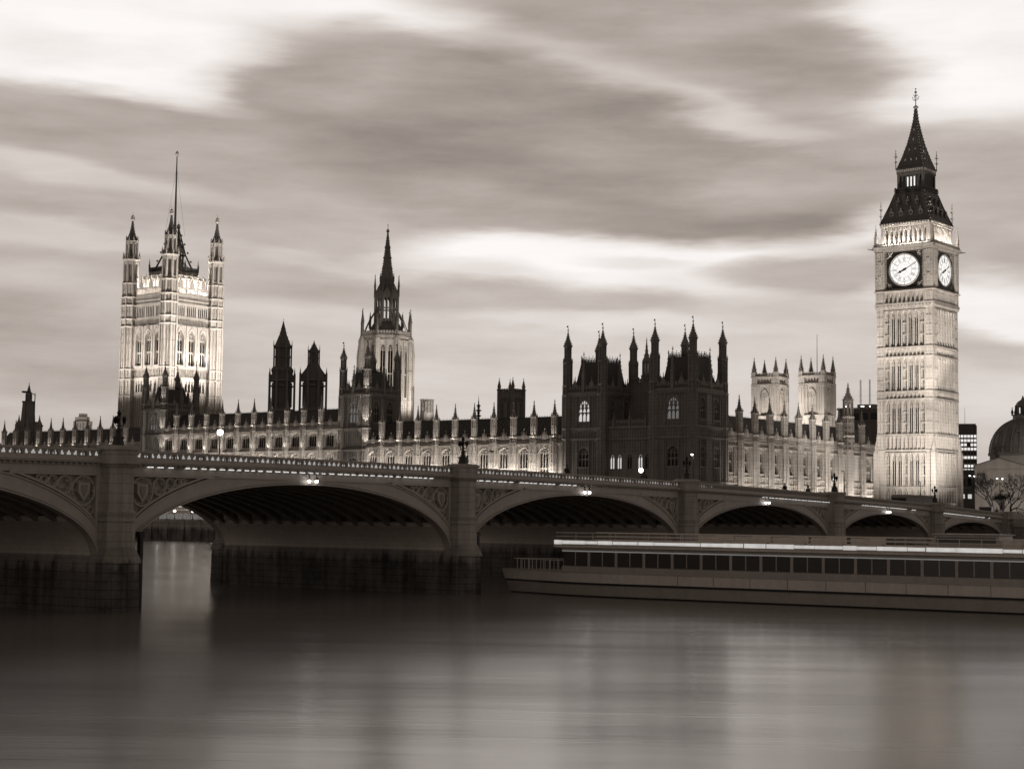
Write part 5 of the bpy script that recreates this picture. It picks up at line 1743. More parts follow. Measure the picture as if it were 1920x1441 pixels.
def car(label, t, n, rz, L=4.3, H=1.48, paint='car_paint', cat='car', name='car', lights=True, boxy=False):
    o = thing(name, label, cat, bridge_pos(t, n, road_z(t) + .02), PHI + rz)
    W2 = .88 if H < 1.7 else 1.0
    b = MB().fr(raw=True); h = L / 2
    if boxy: low = [(-h, .3), (h, .3), (h, 1.05), (h - .35, 1.15), (h - .95, H - .05), (-h + .05, H), (-h, 1.0)]
    else: low = [(-h, .3), (h, .3), (h, .70), (h - .25, .80), (h - 1.1, .92), (-h + .6, .95), (-h, .85)]
    b.extr(low[::-1], -W2, W2, paint)
    if not boxy:
        b.extr([(h - 1.15, .9), (h - 1.9, H - .04), (-h + 1.2, H), (-h + .45, .93)], -W2 + .12, W2 - .12, paint)
    b.build('body', o)
    g = MB().fr(raw=True)
    if boxy:
        g.extr([(h - .95, H - .18), (h - .5, 1.22), (h - 1.9, 1.22), (h - 1.9, H - .18)][::-1], -W2 - .006, W2 + .006, 'glass_dark')
    else:
        g.extr([(h - 1.32, .96), (h - 1.95, H - .12), (-h + 1.3, H - .1), (-h + .75, .96)], -W2 + .112, W2 - .112, 'glass_dark')
        g.extr([(h - 1.10, .95), (h - 1.84, H - .08), (h - 1.86, H - .08), (h - 1.16, .95)], -W2 + .2, W2 - .2, 'glass_dark')
    g.build('windows', o)
    w0 = None
    for x in (-h + .85, h - .85):
        for y in (-W2 + .08, W2 - .08):
            if w0 is None: q = MB(); wheel(q, 0, 0, .32, .2); w0 = q.build('wheel', o); w = w0
            else: w = w0.copy(); COL.objects.link(w); w.parent = o
            w.location = (x, y, 0)
    l0 = None
    for y in (-W2 + .22, W2 - .22):
        if l0 is None:
            q = MB().fr(raw=True); q.ball(0, 0, 0, .10, 'lamp' if lights else 'glass_dark', 8); l0 = q.build('headlight', o); w = l0
        else: w = l0.copy(); COL.objects.link(w); w.parent = o
        w.location = (h - .02, y, .66)
    return o


car('dark car crossing the bridge with bright headlights, in front of the right corner tower', 88.5, -6.5, R_(0), H=1.62)
car('dark van with its lights on at the far right end of the bridge', -16.5, -8, R_(15), L=5.0, H=2.1, boxy=True, cat='van', name='van')
car('second dark car behind the third bridge lamp, headlights on', 80.0, -6.8, R_(0), H=1.55, paint='stone_dark')


def bus():
    t, n = 15.5, -8.5
    o = thing('bus', 'pale roofed single deck bus passing below the clock tower, only its roof above the parapet', 'bus', bridge_pos(t, n, road_z(t) + .02), PHI - .035)
    b = MB().fr(raw=True); h = 5.2
    b.extr([(-h, .35), (h, .35), (h, 2.6), (h - .2, 2.92), (-h + .2, 2.92), (-h, 2.7)][::-1], -1.25, 1.25, 'concrete'); b.build('body', o)
    g = MB().fr(raw=True)
    for k in range(7): g.box(-h + .35 + k * 1.42, -h + 1.62 + k * 1.42, -1.26, 1.26, 1.35, 2.35, 'glass_dark')
    g.box(h - .02, h + .012, -1.1, 1.1, 1.2, 2.45, 'glass_dark'); g.build('windows', o)
    w0 = None
    for x in (-3.4, 3.4):
        for y in (-1.12, 1.12):
            if w0 is None: q = MB(); wheel(q, 0, 0, .46, .26); w0 = q.build('wheel', o); w = w0
            else: w = w0.copy(); COL.objects.link(w); w.parent = o
            w.location = (x, y, 0)
    l0 = None
    for y in (-.95, .95):
        if l0 is None: q = MB().fr(raw=True); q.ball(0, 0, 0, .12, 'lamp', 8); l0 = q.build('headlight', o); w = l0
        else: w = l0.copy(); COL.objects.link(w); w.parent = o
        w.location = (h, y, .8)


bus()
# ================================================================== RIVER BOAT
def build_boat():
    # lies along the river, bow towards the bridge
    bow = Vector((226.0, 66.0, WATER_Z)); stern = Vector((219.5, 132.0, WATER_Z))
    ax = (bow - stern); L = ax.length; rz = math.atan2(ax.y, ax.x)
    t = thing('passenger_boat', 'long low grey passenger boat with a bright white deck edge, beside the bridge', 'boat', stern, rz)
    W2 = 3.6
    Hm = MB().fr(raw=True)
    # hull sections along the length
    N = 30
    def half(f): return W2 * min(1.0, (1 - max(0, (f - .80) / .20) ** 2.2) + .02) * (1.0 if f > .05 else .85 + 3 * f)
    xs = [L * k / N for k in range(N + 1)]
    def band(z0, z1, k0, k1, m, rake0=0, rake1=0):
        for y in (-1, 1):
            lo = [Hm.P(x + (rake0 if i == N else 0), y * half(x / L) * k0, z0) for i, x in enumerate(xs)]
            hi = [Hm.P(x + (rake1 if i == N else 0), y * half(x / L) * k1, z1) for i, x in enumerate(xs)]
            for i in range(N): Hm.face([lo[i], lo[i + 1], hi[i + 1], hi[i]] if y > 0 else [lo[i + 1], lo[i], hi[i], hi[i + 1]], m)
        a = [Hm.P(0, -half(0) * k0, z0), Hm.P(0, half(0) * k0, z0), Hm.P(0, half(0) * k1, z1), Hm.P(0, -half(0) * k1, z1)]; Hm.face(a, m)
    band(-.6, .12, .86, .93, 'black_paint', 0, .3); band(.12, 1.0, .93, 1.0, 'hull_grey', .3, .8)
    band(1.0, 1.16, 1.03, 1.03, 'black_paint', .8, .9); band(1.16, 1.95, 1.0, 1.0, 'hull_pale', .9, 1.2); band(1.95, 2.03, 1.02, 1.02, 'hull_grey', 1.2, 1.2)
    d = [Hm.P(x, half(x / L), 1.97) for x in xs] + [Hm.P(x, -half(x / L), 1.97) for x in xs[::-1]]
    Hm.face(d, 'concrete')
    Hm.build('hull', t)
    # lower saloon
    x1 = L * .90
    S = MB().fr(raw=True)
    S.box(.85, x1 - .05, -3.13, 3.13, 3.66, 3.74, 'deck_light_dim')
    S.box(.8, x1, -3.1, 3.1, 1.98, 2.45, 'hull_grey'); S.box(.8, x1, -3.1, 3.1, 3.75, 4.0, 'hull_grey'); S.box(.9, x1 - .1, -2.9, 2.9, 2.45, 3.75, 'hull_grey')
    wm = MB().fr(raw=True); wm.box(-1.12, 1.12, -.03, .03, 0, 1.12, 'glass_boat'); wm.box(-.04, .04, -.05, .05, 0, 1.12, 'hull_grey')
    w0 = None
    for y in (-3.02, 3.02):
        for k in range(23):
            x = 2.3 + k * 2.55
            if x > x1 - 1.2: continue
            if w0 is None: w0 = wm.build('window', t); o = w0
            else: o = w0.copy(); COL.objects.link(o); o.parent = t
            o.location = (x, y, 2.52)
    for y in (-3.02, 3.02):
        for k in range(23): S.box(2.3 + (k - .5) * 2.55 - .12, 2.3 + (k - .5) * 2.55 + .12, y - .05, y + .05, 2.45, 3.75, 'hull_grey')
    S.build('saloon', t)
    # upper deck edge with lamp line, rails, canopy
    U = MB().fr(raw=True)
    U.box(.3, x1 + .6, -3.4, 3.4, 4.0, 4.22, 'white_paint')
    U.box(.3, x1 + .6, 3.36, 3.46, 4.22, 4.62, 'white_paint'); U.box(.3, x1 + .6, -3.46, -3.36, 4.22, 4.62, 'white_paint')
    U.build('upper_deck', t)
    for y in (-3.45, 3.45):
        q = MB().fr(raw=True); k = .5
        q.box(.5, x1 + .5, *sorted((y, y + (.02 if y > 0 else -.02))), 4.24, 4.60, 'hull_pale')
        while k < x1 + .2:
            w = rnd.uniform(.9, 2.3); hh = rnd.uniform(.10, .17)
            q.box(k, min(k + w, x1 + .5), *sorted((y, y + (.05 if y > 0 else -.05))), 4.42 - hh, 4.42 + hh, 'deck_light'); k += w + rnd.uniform(.02, .10)
        q.build('deck_light', t)
    Rl = MB().fr(raw=True)
    for y in (-3.35, 3.35):
        for z in (4.9, 5.2): Rl.tube([(.4, y, z), (x1 + .4, y, z)], .03, 'white_paint', 5)
        k = .6
        while k < x1: Rl.tube([(k, y, 4.6), (k, y, 5.2)], .025, 'white_paint', 4); k += 1.6
    for y in (-half(.86), half(.86)):
        pass
    for f in [i / 12 for i in range(12)]:
        x = x1 + (L - x1) * f
        for y in (-1, 1): Rl.tube([(x, y * half(x / L) * .97, 2.0), (x, y * half(x / L) * .97, 2.9)], .03, 'white_paint', 4)
    for y in (-1, 1):
        Rl.tube([(x1 + (L - x1) * i / 12, y * half((x1 + (L - x1) * i / 12) / L) * .97, 2.9) for i in range(13)], .03, 'white_paint', 4)
    Rl.build('railing', t)
    Wh = MB().fr(raw=True)
    xw = x1 * .45
    Wh.extr([(xw - 3.2, 4.2), (xw + 2.4, 4.2), (xw + 2.1, 4.9), (xw + 1.7, 5.5), (xw - 3.0, 5.5)][::-1], -1.7, 1.7, 'hull_grey')
    Wh.box(xw - 2.8, xw + 1.6, -1.73, 1.73, 4.85, 5.32, 'glass_boat'); Wh.box(xw - 3.2, xw + 1.9, -1.85, 1.85, 5.5, 5.58, 'hull_grey')
    Wh.build('wheelhouse', t)
    Pl = MB().fr(raw=True)      # plate seams and a row of deck benches
    k = 2.2
    while k < L * .78:
        Pl.box(k - .015, k + .015, W2 * .97, W2 + .012, 1.2, 1.93, 'black_paint'); k += 3.1
    Pl.build('plate_seams', t)['kind'] = 'stuff'
    b = MB().fr(raw=True); b.box(-.8, .8, -.25, .25, .40, .46, 'hull_pale'); b.box(-.8, .8, -.28, -.22, .46, .9, 'hull_pale')
    for s in (-.7, .7): b.box(s - .04, s + .04, -.22, .22, 0, .4, 'iron')
    b0 = None
    for k in range(12):
        for y in (-1.6, 1.6):
            if b0 is None: b0 = b.build('bench', t); o = b0
            else: o = b0.copy(); COL.objects.link(o); o.parent = t
            o.location = (4 + k * 3.2 + (8 if k > 6 else 0), y, 4.22)


build_boat()


# ================================================================== TERRACE SEEN THROUGH THE ARCH
def build_marquee():
    t = thing('terrace_marquee', 'long lit striped awning marquee along the river terrace, seen through the bridge arch', 'marquee', (65.5, -165, -1.4))
    m = MB().fr(R_(90))
    for k in range(16):
        a = -24 + k * 3
        prof = [(-.2, 1.6), (.2, 1.65)]
        m.strip([(a, 1.55), (a + 1.5, 1.62), (a + 3, 1.55)], [(a, 1.62), (a + 1.5, 1.70), (a + 3, 1.62)], .0, .12, 'canvas')
        pts = [(0.05, 1.62), (-.9, 2.35), (-2.2, 2.85), (-3.6, 3.0)]
        for (d0, c0), (d1, c1) in zip(pts, pts[1:]):
            i = [m.P(a + .02, d0, c0), m.P(a + 2.98, d0, c0), m.P(a + 2.98, d1, c1), m.P(a + .02, d1, c1)]; m.face(i, 'canvas')
    m.box(-24, 24, -7, -3.6, 3.0, 3.25, 'white_paint')
    m.box(-24, 24, -7, -4.4, 3.9, 4.3, 'white_paint')
    m.build('awning', t)
    b = MB().fr(R_(90)); b.box(-24, 24, -6.5, -1.0, 0, 1.5, 'lit_faint'); b.build('interior_glow', t)
    for z, d in ((3.5, -4.2), (2.55, -3.3)):
        pass
    lb = MB().fr(R_(90)); lb.box(-24, 24, -4.3, -4.1, 3.30, 3.75, 'lit_window'); lb.build('light_band', t)
    p = MB().fr(R_(90)); p.box(-.11, .11, -.1, .1, 0, 1.6, 'white_paint'); p.box(-.02 + 1.5, 1.52, -.05, .05, 0, 1.6, 'white_paint'); p.box(.11, 3, -.04, .04, 1.5, 1.58, 'white_paint')
    p0 = None
    for k in range(16):
        if p0 is None: p0 = p.build('post', t); o = p0
        else: o = p0.copy(); COL.objects.link(o); o.parent = t
        o.location = (0.02, -24 + k * 3, 0)


build_marquee()
for y, lb in ((-171.5, 'left globe lamp on the terrace wall seen through the bridge arch'), (-165.3, 'middle globe lamp on the terrace wall seen through the bridge arch'), (-158.6, 'right globe lamp on the terrace wall seen through the bridge arch')):
    t = thing('terrace_lamp', lb, 'lamp', (67.8, y, -1.1), 0, 'globe lamps along the river terrace')
    m = MB().fr(raw=True); m.prism(0, 0, 0, .3, .22, .16, 'iron', 8); m.prism(0, 0, .3, 1.65, .07, .05, 'iron', 8); m.prism(0, 0, 1.6, 1.7, .12, .16, 'iron', 8); m.build('post', t)
    m = MB().fr(raw=True); m.ball(0, 0, 1.95, .28, 'lamp_bright', 12); m.build('globe', t, smooth=True)
tm_ = thing('tide_post', 'slim dark timber tide post in the water just behind the nearest pier', 'post', (0, 0, 0))
m = MB().fr(raw=True); x, y, z = bridge_pos(178.4, -1.2); m.prism(0, 0, -8.5, -1.3, .16, .15, 'black_paint', 8); m.box(-.35, .35, -.06, .06, -1.7, -1.5, 'black_paint'); m.knob(0, 0, -1.2, .2, 'black_paint', 6)
m.build('post', tm_); tm_.location = (x, y, 0)


# ================================================================== DARK TOWERS BEHIND THE RIVER FRONT
def vent_tower(name, label, x, y, r, z_eave, lan_r, lan0, lan1, tip, sides=8):
    t = thing(name, label, 'tower', (x, y, 0), group='dark lantern towers behind the river front')
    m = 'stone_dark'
    S = MB().fr(raw=True)
    S.prism(0, 0, -.6, z_eave - 8.4, r * .92, r * .92, m, sides); S.prism(0, 0, z_eave - 8.6, z_eave, r * .72, r * .72, m, sides); S.prism(0, 0, z_eave - .5, z_eave, r * .9, r * 1.02, m, sides)
    for k in range(sides):
        an = math.pi / sides + 2 * math.pi * k / sides
        x2, y2 = r * math.cos(an), r * math.sin(an)
        S.prism(x2, y2, -.6, z_eave + 1.2, .34, .28, m, 6); S.prism(x2, y2, z_eave + 1.2, z_eave + 2.8, .2, .02, m, 4)
        S.fr(2 * math.pi * k / sides); ap = r * math.cos(math.pi / sides); hw = ap * math.tan(math.pi / sides)
        panel_ribs(S, -hw * .8, hw * .8, z_eave - 7.5, z_eave - 1.2, 4, ap * .72, ap * .80, .14, m)
        S.box(-hw * .5, hw * .5, ap * .7, ap * .99, z_eave - 2.2, z_eave - 1.9, m)
        S.box(-hw, hw, ap * .8, ap * 1.0, z_eave - .8, z_eave - .2, m); S.box(-hw, hw, ap * .8, ap * 1.0, z_eave - 8.6, z_eave - 8.1, m)
        S.fr(raw=True)
    S.build('body', t)
    Rm = MB().fr(raw=True)
    H = lan0 - z_eave
    Rm.lathe(0, 0, [(r * 1.05, z_eave - .1), (r * .98, z_eave + H * .12), (r * .80, z_eave + H * .35), (lan_r * 1.25, z_eave + H * .7), (lan_r * 1.0, lan0)], 'iron_roof', sides)
    for k in range(sides):
        an = math.pi / sides + 2 * math.pi * k / sides
        Rm.tube([(rr * r * math.cos(an), rr * r * math.sin(an), z_eave + H * f) for rr, f in ((1.03, .02), (.98, .12), (.80, .35), (lan_r * 1.25 / r, .7), (lan_r / r, 1))], .12, 'iron_roof', 4)
    Rm.build('roof', t)
    L = MB().fr(raw=True)
    L.prism(0, 0, lan0 - .2, lan1, lan_r * .78, lan_r * .78, m, sides); L.prism(0, 0, (lan0 + lan1) / 2 - .12, (lan0 + lan1) / 2 + .12, lan_r * 1.0, lan_r * 1.0, m, sides)
    for k in range(sides):
        an = math.pi / sides + 2 * math.pi * k / sides
        L.prism(lan_r * math.cos(an), lan_r * math.sin(an), lan0 - .3, lan1 + .4, .18, .16, m, 4); L.prism(lan_r * 1.05 * math.cos(an), lan_r * 1.05 * math.sin(an), lan1, lan1 + 1.8, .14, .02, m, 4)
        L.fr(2 * math.pi * k / sides); ap = lan_r * .93; hw = ap * math.tan(math.pi / sides)
        for a in (-hw * .4, hw * .4): L.box(a - .05, a + .05, ap * .9, ap, lan0, lan1 - .4, m)
        L.fr(raw=True)
    L.prism(0, 0, lan1 - .3, lan1 + .1, lan_r * 1.02, lan_r * 1.1, m, sides)
    spire(L, 0, 0, lan1, tip - 1.6, lan_r * 1.0, 'iron_roof', sides, prof=[(1, 0), (.82, .15), (.42, .5), (.12, .92), (.06, 1)], crockets=5, ck=.14)
    L.build('lantern', t)


vent_tower('lantern_tower', 'taller of two dark octagonal lantern towers, topped by a long pointed cap', 35.4, -162.2, 3.5, 35.9, 2.45, 39.0, 44.2, 52.4)
vent_tower('lantern_tower', 'shorter and squatter of two dark lantern towers, just right of the taller one', 29.6, -156.5, 3.7, 36.2, 1.55, 39.9, 43.2, 47.4)


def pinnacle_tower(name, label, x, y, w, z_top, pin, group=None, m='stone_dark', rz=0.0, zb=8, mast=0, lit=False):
    t = thing(name, label, 'tower', (x, y, 0), rz, group)
    S = MB(); h = w / 2
    S.fr(raw=True); S.box(-h + .3, h - .3, -h + .3, h - .3, zb - 8, z_top, m)
    for q, nm in FACES:
        S.fr(q)
        wall_row(S, -h, h, zb - 8, z_top - 1.2, [(-h * .42, w * .2, z_top - 8, z_top - 3.6, z_top - 2.8), (h * .42, w * .2, z_top - 8, z_top - 3.6, z_top - 2.8)], h - .3, h, m)
        S.box(-h, h, h, h + .22, z_top - 1.5, z_top - 1.1, m); S.box(-h, h, h, h + .2, z_top - 9.0, z_top - 8.6, m)
        S.box(-h, h, h - .3, h, z_top - 1.2, z_top, m)
        battlement(S, -h, h, h - .1, h + .15, z_top, 1.0, m, step=.8)
        panel_ribs(S, -h * .9, h * .9, z_top - 2.6, z_top - 1.5, 8, h, h + .14, .1, m)
    S.build('body', t)
    P = MB().fr(raw=True); P.prism(0, 0, zb - 8, z_top + .8, .62, .55, m, 8); P.prism(0, 0, z_top + .6, z_top + .9, .7, .7, m, 8); P.prism(0, 0, z_top + .9, z_top + pin * .4, .45, .42, m, 8)
    spire(P, 0, 0, z_top + pin * .4, z_top + pin, .5, m, 8, crockets=4, ck=.12)
    p0 = None
    for sx in (-1, 1):
        for sy in (-1, 1):
            if p0 is None: p0 = P.build('pinnacle', t); o = p0
            else: o = p0.copy(); COL.objects.link(o); o.parent = t
            o.location = (sx * h, sy * h, 0)


pinnacle_tower('small_tower', 'small dark square tower with four pinnacles above the roof of the floodlit river wing', -5.2, -117.5, 4.6, 33.2, 3.6)


def tall_stack():
    t = thing('stepped_tower', 'distant dark stepped tower with a slim lantern, at the far left behind the low range', 'tower', (32.4, -276.3, 0))
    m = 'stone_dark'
    S = MB().fr(raw=True)
    S.box(-2.0, 2.0, -2.0, 2.0, 0, 27.5, m); S.box(-2.2, 2.2, -2.2, 2.2, 27.3, 27.8, m)
    S.prism(0, 0, 27.8, 33.8, 2.2, 1.75, m, 4); S.prism(0, 0, 33.6, 34.1, 2.0, 2.0, m, 4)
    for q, nm in FACES:
        S.fr(q); panel_ribs(S, -1.8, 1.8, 20, 27, 4, 2.0, 2.18, .16, m)
    S.fr(raw=True)
    S.build('body', t)
    L = MB().fr(raw=True)
    lantern_stage(L, 0, 0, 34.1, 36.4, .95, m); spire(L, 0, 0, 36.4, 39.4, .8, 'iron_roof', 8, crockets=3, ck=.12)
    L.tube([(.4, .3, 34.2), (1.7, 1.2, 34.4), (2.1, 1.5, 33.2), (2.1, 1.5, 26)], .12, 'iron', 6)
    L.build('lantern', t)


tall_stack()
for (x, y, lb) in ((41.1, -268.5, 'small dark turret left of the distant stepped tower'), (36.5, -264.8, 'small dark turret right of the distant stepped tower')):
    t = thing('roof_turret', lb, 'turret', (x, y, 0), 0, 'small turrets at the far left')
    m = MB().fr(raw=True); m.prism(0, 0, 0, 26.0, 1.0, .95, 'stone_dark', 8); m.prism(0, 0, 25.8, 26.2, 1.2, 1.2, 'stone_dark', 8); m.build('shaft', t)
    m = MB().fr(raw=True); spire(m, 0, 0, 26.2, 28.8, .95, 'stone_dark', 8, prof=[(1, 0), (.8, .2), (.3, .55), (.1, 1)], crockets=4, ck=.13); m.build('turret_cap', t)


def roof_tank():
    t = thing('roof_tank', 'cylindrical lattice sided plant tank on the roof right of the octagonal spire', 'tank', (-6, -147.8, 0))
    m = MB().fr(raw=True); m.prism(0, 0, 0, 29, 1.9, 1.9, 'stone_dark', 12); m.build('base', t)
    m = MB().fr(raw=True); m.prism(0, 0, 29, 32.2, 1.55, 1.55, 'lead', 14)
    for k in range(14):
        a = 2 * math.pi * k / 14; m.prism(1.75 * math.cos(a), 1.75 * math.sin(a), 28.9, 32.4, .09, .09, 'lead', 4)
        for z in (29.4, 30.5, 31.6):
            b = 2 * math.pi * (k + 1) / 14; m.tube([(1.75 * math.cos(a), 1.75 * math.sin(a), z), (1.75 * math.cos(b), 1.75 * math.sin(b), z + .8)], .06, 'lead', 4)
    m.prism(0, 0, 32.3, 32.6, 2.0, 2.0, 'lead', 14); m.build('lattice_drum', t)


roof_tank()
for (x, y, z0, z1, lb) in ((48.8, -75.2, 22, 28.7, 'slim bare mast on the roof of the river wing'), (48.8, -84.2, 22, 26.5, 'dark knobbly iron vent finial on the river wing roof, left of the mast'), (48.8, -58.7, 22, 25.2, 'dark iron vent finial on the river wing roof, right of the small square tower'), (-110, -300, 0, 40, 'thin distant mast above the far left range')):
    t = thing('roof_mast', lb, 'mast', (x, y, z0), 0)
    m = MB().fr(raw=True); h = z1 - z0
    if 'vent' in lb:
        m.prism(0, 0, 0, h, .3, .12, 'iron', 8)
        for f, r in ((.25, .75), (.4, .45), (.52, .8), (.66, .4), (.76, .55)): m.lathe(0, 0, [(.1, h * f - .35), (r, h * f), (.1, h * f + .35)], 'iron', 8)
        m.prism(0, 0, h, h + 1.2, .08, .02, 'iron', 4)
    else:
        m.prism(0, 0, 0, h, .14, .07, 'iron', 6); m.tube([(-.5, 0, h * .6), (.5, 0, h * .6)], .04, 'iron', 4); m.knob(0, 0, h, .16, 'iron')
    m.build('mast', t)


def far_white_block():
    t = thing('pale_tower', 'small far pale floodlit tower block with a stepped top above the far left range', 'building', (-83.5, -402, 0))
    m = MB()
    m.fr(raw=True); m.box(-2.6, 2.6, -2.6, 2.6, 0, 37.5, 'render_pale'); m.box(-1.9, 1.9, -1.9, 1.9, 37.5, 39.2, 'render_pale'); m.box(-1.2, 1.2, -1.2, 1.2, 39.2, 40.6, 'render_pale')
    for q, nm in FACES:
        m.fr(q); m.box(-2.7, 2.7, 2.6, 2.8, 36.9, 37.3, 'render_pale')
        for a in (-1.7, 0, 1.7): m.box(a - .25, a + .25, 2.6, 2.7, 33.5, 36.4, 'glass_dark')
        panel_ribs(m, -2.5, 2.5, 30, 36.8, 6, 2.6, 2.75, .2, 'render_pale', heads=False)
    m.build('body', t)


far_white_block()


# ================================================================== ABBEY TOWERS
def abbey_tower(label, x, y, zc, tip, flag=False):
    t = thing('abbey_tower', label, 'church tower', (x, y, 0), R_(4), 'twin floodlit church towers')
    m = 'stone'; w = 9.6; h = w / 2
    S = MB(); S.fr(raw=True); S.box(-h + .4, h - .4, -h + .4, h - .4, 0, zc, m)
    win = []
    for q, nm in FACES:
        S.fr(q)
        wall_row(S, -h, h, 0, zc - 3.4, [(0, 3.0, zc - 15, zc - 8.2, zc - 5.4)], h - .6, h, m)
        win.append(q)
        wall_row(S, -h, h, zc - 3.4, zc, [(-2.4 + k * 1.2, .7, zc - 2.1, zc - 1.4, zc - 1.0) for k in range(5)], h - .5, h, m)
        for z in (zc - 3.6, zc - .6, zc - 15.6, zc - 22): q_ = h + .65 if nm in ('east', 'west') else h - .1; S.box(-q_, q_, h - .1, h + .65, z, z + .5, m)
        for sx in (-1, 1):
            S.box(*sorted((sx * (h - 1.9), sx * (h + .4 if nm in ('east', 'west') else h - .1))), h - .1, h + .5, 0, zc - .2, m)
            panel_ribs(S, *sorted((sx * (h - 1.7), sx * (h + .2))), zc - 14.8, zc - 3.8, 2, h + .5, h + .68, .16, m)
            panel_ribs(S, *sorted((sx * (h - 2.9), sx * (h - 2.0))), zc - 14.8, zc - 3.8, 1, h, h + .3, .2, m)
            L, Rr = arch_pts(-1.75, 1.75, zc - 8.2, zc - 4.8, 5)
            S.tube([(a, h + .1, z) for a, z in L] + [(a, h + .1, z) for a, z in Rr[::-1]], .18, m, 4)
        battlement(S, -h, h, h - .2, h + .2, zc, 1.2, m, step=1.1)
    S.build('body', t)
    w0 = None
    for q in win:
        if w0 is None: w0 = window_mb(3.0, 9.6, 6.8, 3, transoms=(3.2,), depth=-.5, bar=.2).build('window'); o = w0
        else: o = w0.copy(); COL.objects.link(o)
        place(o, t, q, 0, h, zc - 15)
    P = MB().fr(raw=True)
    P.box(-.85, .85, -.85, .85, zc - .5, zc + 1.6, m); P.prism(0, 0, zc + 1.5, zc + 2.4, 1.15, .7, m, 4)
    spire(P, 0, 0, zc + 2.2, tip, .85, 'stone_old', 8, prof=[(1, 0), (.6, .35), (.1, 1)], crockets=7, ck=.2)
    p0 = None
    for sx in (-1, 1):
        for sy in (-1, 1):
            if p0 is None: p0 = P.build('pinnacle', t); o = p0
            else: o = p0.copy(); COL.objects.link(o); o.parent = t
            o.location = (sx * (h - .3), sy * (h - .3), 0)
    if flag:
        F = MB().fr(raw=True); F.prism(0, 0, zc - 1, zc + 15.5, .16, .08, 'iron', 6); F.knob(0, 0, zc + 15.6, .22, 'gilt'); F.build('flagpole', t)


abbey_tower('left of two floodlit pale church towers with four pinnacles, behind the north wing', -217.3, -159.6, 55.0, 61.6)
abbey_tower('right of two floodlit pale church towers, a flagpole rising from its roof', -225.7, -144.1, 55.4, 62.4, True)


# ================================================================== RIGHT BACKGROUND
def mast_block():
    t = thing('plant_block', 'dark flat roofed building with two lattice masts, just left of the clock tower', 'building', (-162.7, -91.7, 0), R_(8))
    m = MB(); m.fr(raw=True); m.box(-9, 9, -7.5, 7.5, 0, 37.0, 'brick_dull'); m.box(-9.3, 9.3, -7.8, 7.8, 36.6, 37.3, 'concrete')
    m.box(-3, 3, -3, 3, 37.3, 38.8, 'concrete')
    m.fr(R_(90))
    m.build('body', t)
    g0 = None
    for a in (-4.5, -1.5, 1.5, 4.5):
        q = MB(); q.box(-1.1, 1.1, .0, .06, 0, 2.4, 'glass_dark'); q.box(-1.2, 1.2, .0, .12, -.2, 0, 'concrete')
        if g0 is None: g0 = q.build('window'); o = g0
        else: o = g0.copy(); COL.objects.link(o)
        place(o, t, R_(90), a, 9, 33.2)
    ms = MB().fr(raw=True); h = 9.5
    for k in range(3):
        an = k * 2 * math.pi / 3; ms.tube([(.32 * math.cos(an), .32 * math.sin(an), 0), (.2 * math.cos(an), .2 * math.sin(an), h)], .06, 'lead', 4)
    for k in range(14):
        z = h * k / 14; an = k * 2.1; ms.tube([(.3 * math.cos(an), .3 * math.sin(an), z), (.3 * math.cos(an + 2.1), .3 * math.sin(an + 2.1), z + .7)], .04, 'lead', 4)
    for z in (4, 6, 8): ms.tube([(-.6, 0, z), (.6, 0, z)], .05, 'lead', 4)
    o = ms.build('mast', t, (5, -1.2, 37.2)); o2 = o.copy(); COL.objects.link(o2); o2.location = (5, 1.9, 37.2)
    lm = MB().fr(raw=True); lm.ball(0, 0, .2, .22, 'lamp', 8); lm.prism(0, 0, -.3, .05, .1, .1, 'iron', 6); l0 = None
    for y in (-4.8, -3.8, .5, 1.1, 3.3):
        if l0 is None: l0 = lm.build('roof_lamp', t); o = l0
        else: o = l0.copy(); COL.objects.link(o); o.parent = t
        o.location = (9.1, y, 37.5)


mast_block()


def office_block():
    t = thing('office_block', 'tall dark office tower with rows of lit windows, just right of the clock tower', 'building', (-490, -197, 0), R_(23))
    m = MB().fr(raw=True); wx, wy, H = 8, 4.9, 52.0
    m.box(-wx, wx, -wy, wy, 0, H - .8, 'brick_dull'); m.box(-wx + .4, wx - .4, -wy + .4, wy - .4, H - .8, H, 'brick_dull')
    m.fr(R_(90)); panel_ribs(m, -wy, wy, H - 5.4, H - .9, 12, wx, wx + .2, .16, 'brick_dull', heads=False)
    for f in range(16): m.box(-wy, wy, wx, wx + .15, H - 7.7 - f * 2.2, H - 7.3 - f * 2.2, 'concrete')
    m.fr(raw=True); m.prism(-1, -1, H, H + 9, .12, .06, 'iron', 5)
    m.build('body', t)
    dark_rows = (4, 6, 10)
    p0 = {}
    for f in range(12):
        for k in range(6):
            g = 'office_light' if (f not in dark_rows and rnd.random() > .08) else 'glass_dark'
            if f in (10, 11): g = 'glass_dark' if k not in (1, 2) else g
            if g not in p0:
                q = MB(); q.box(-.6, .6, 0, .05, 0, 1.35, g); q.box(-.03, .03, .05, .09, 0, 1.35, 'concrete'); p0[g] = q.build('window'); o = p0[g]
            else: o = p0[g].copy(); COL.objects.link(o)
            place(o, t, R_(90), -wy + .85 + k * 1.62, wx, H - 7.2 - f * 2.2)


office_block()


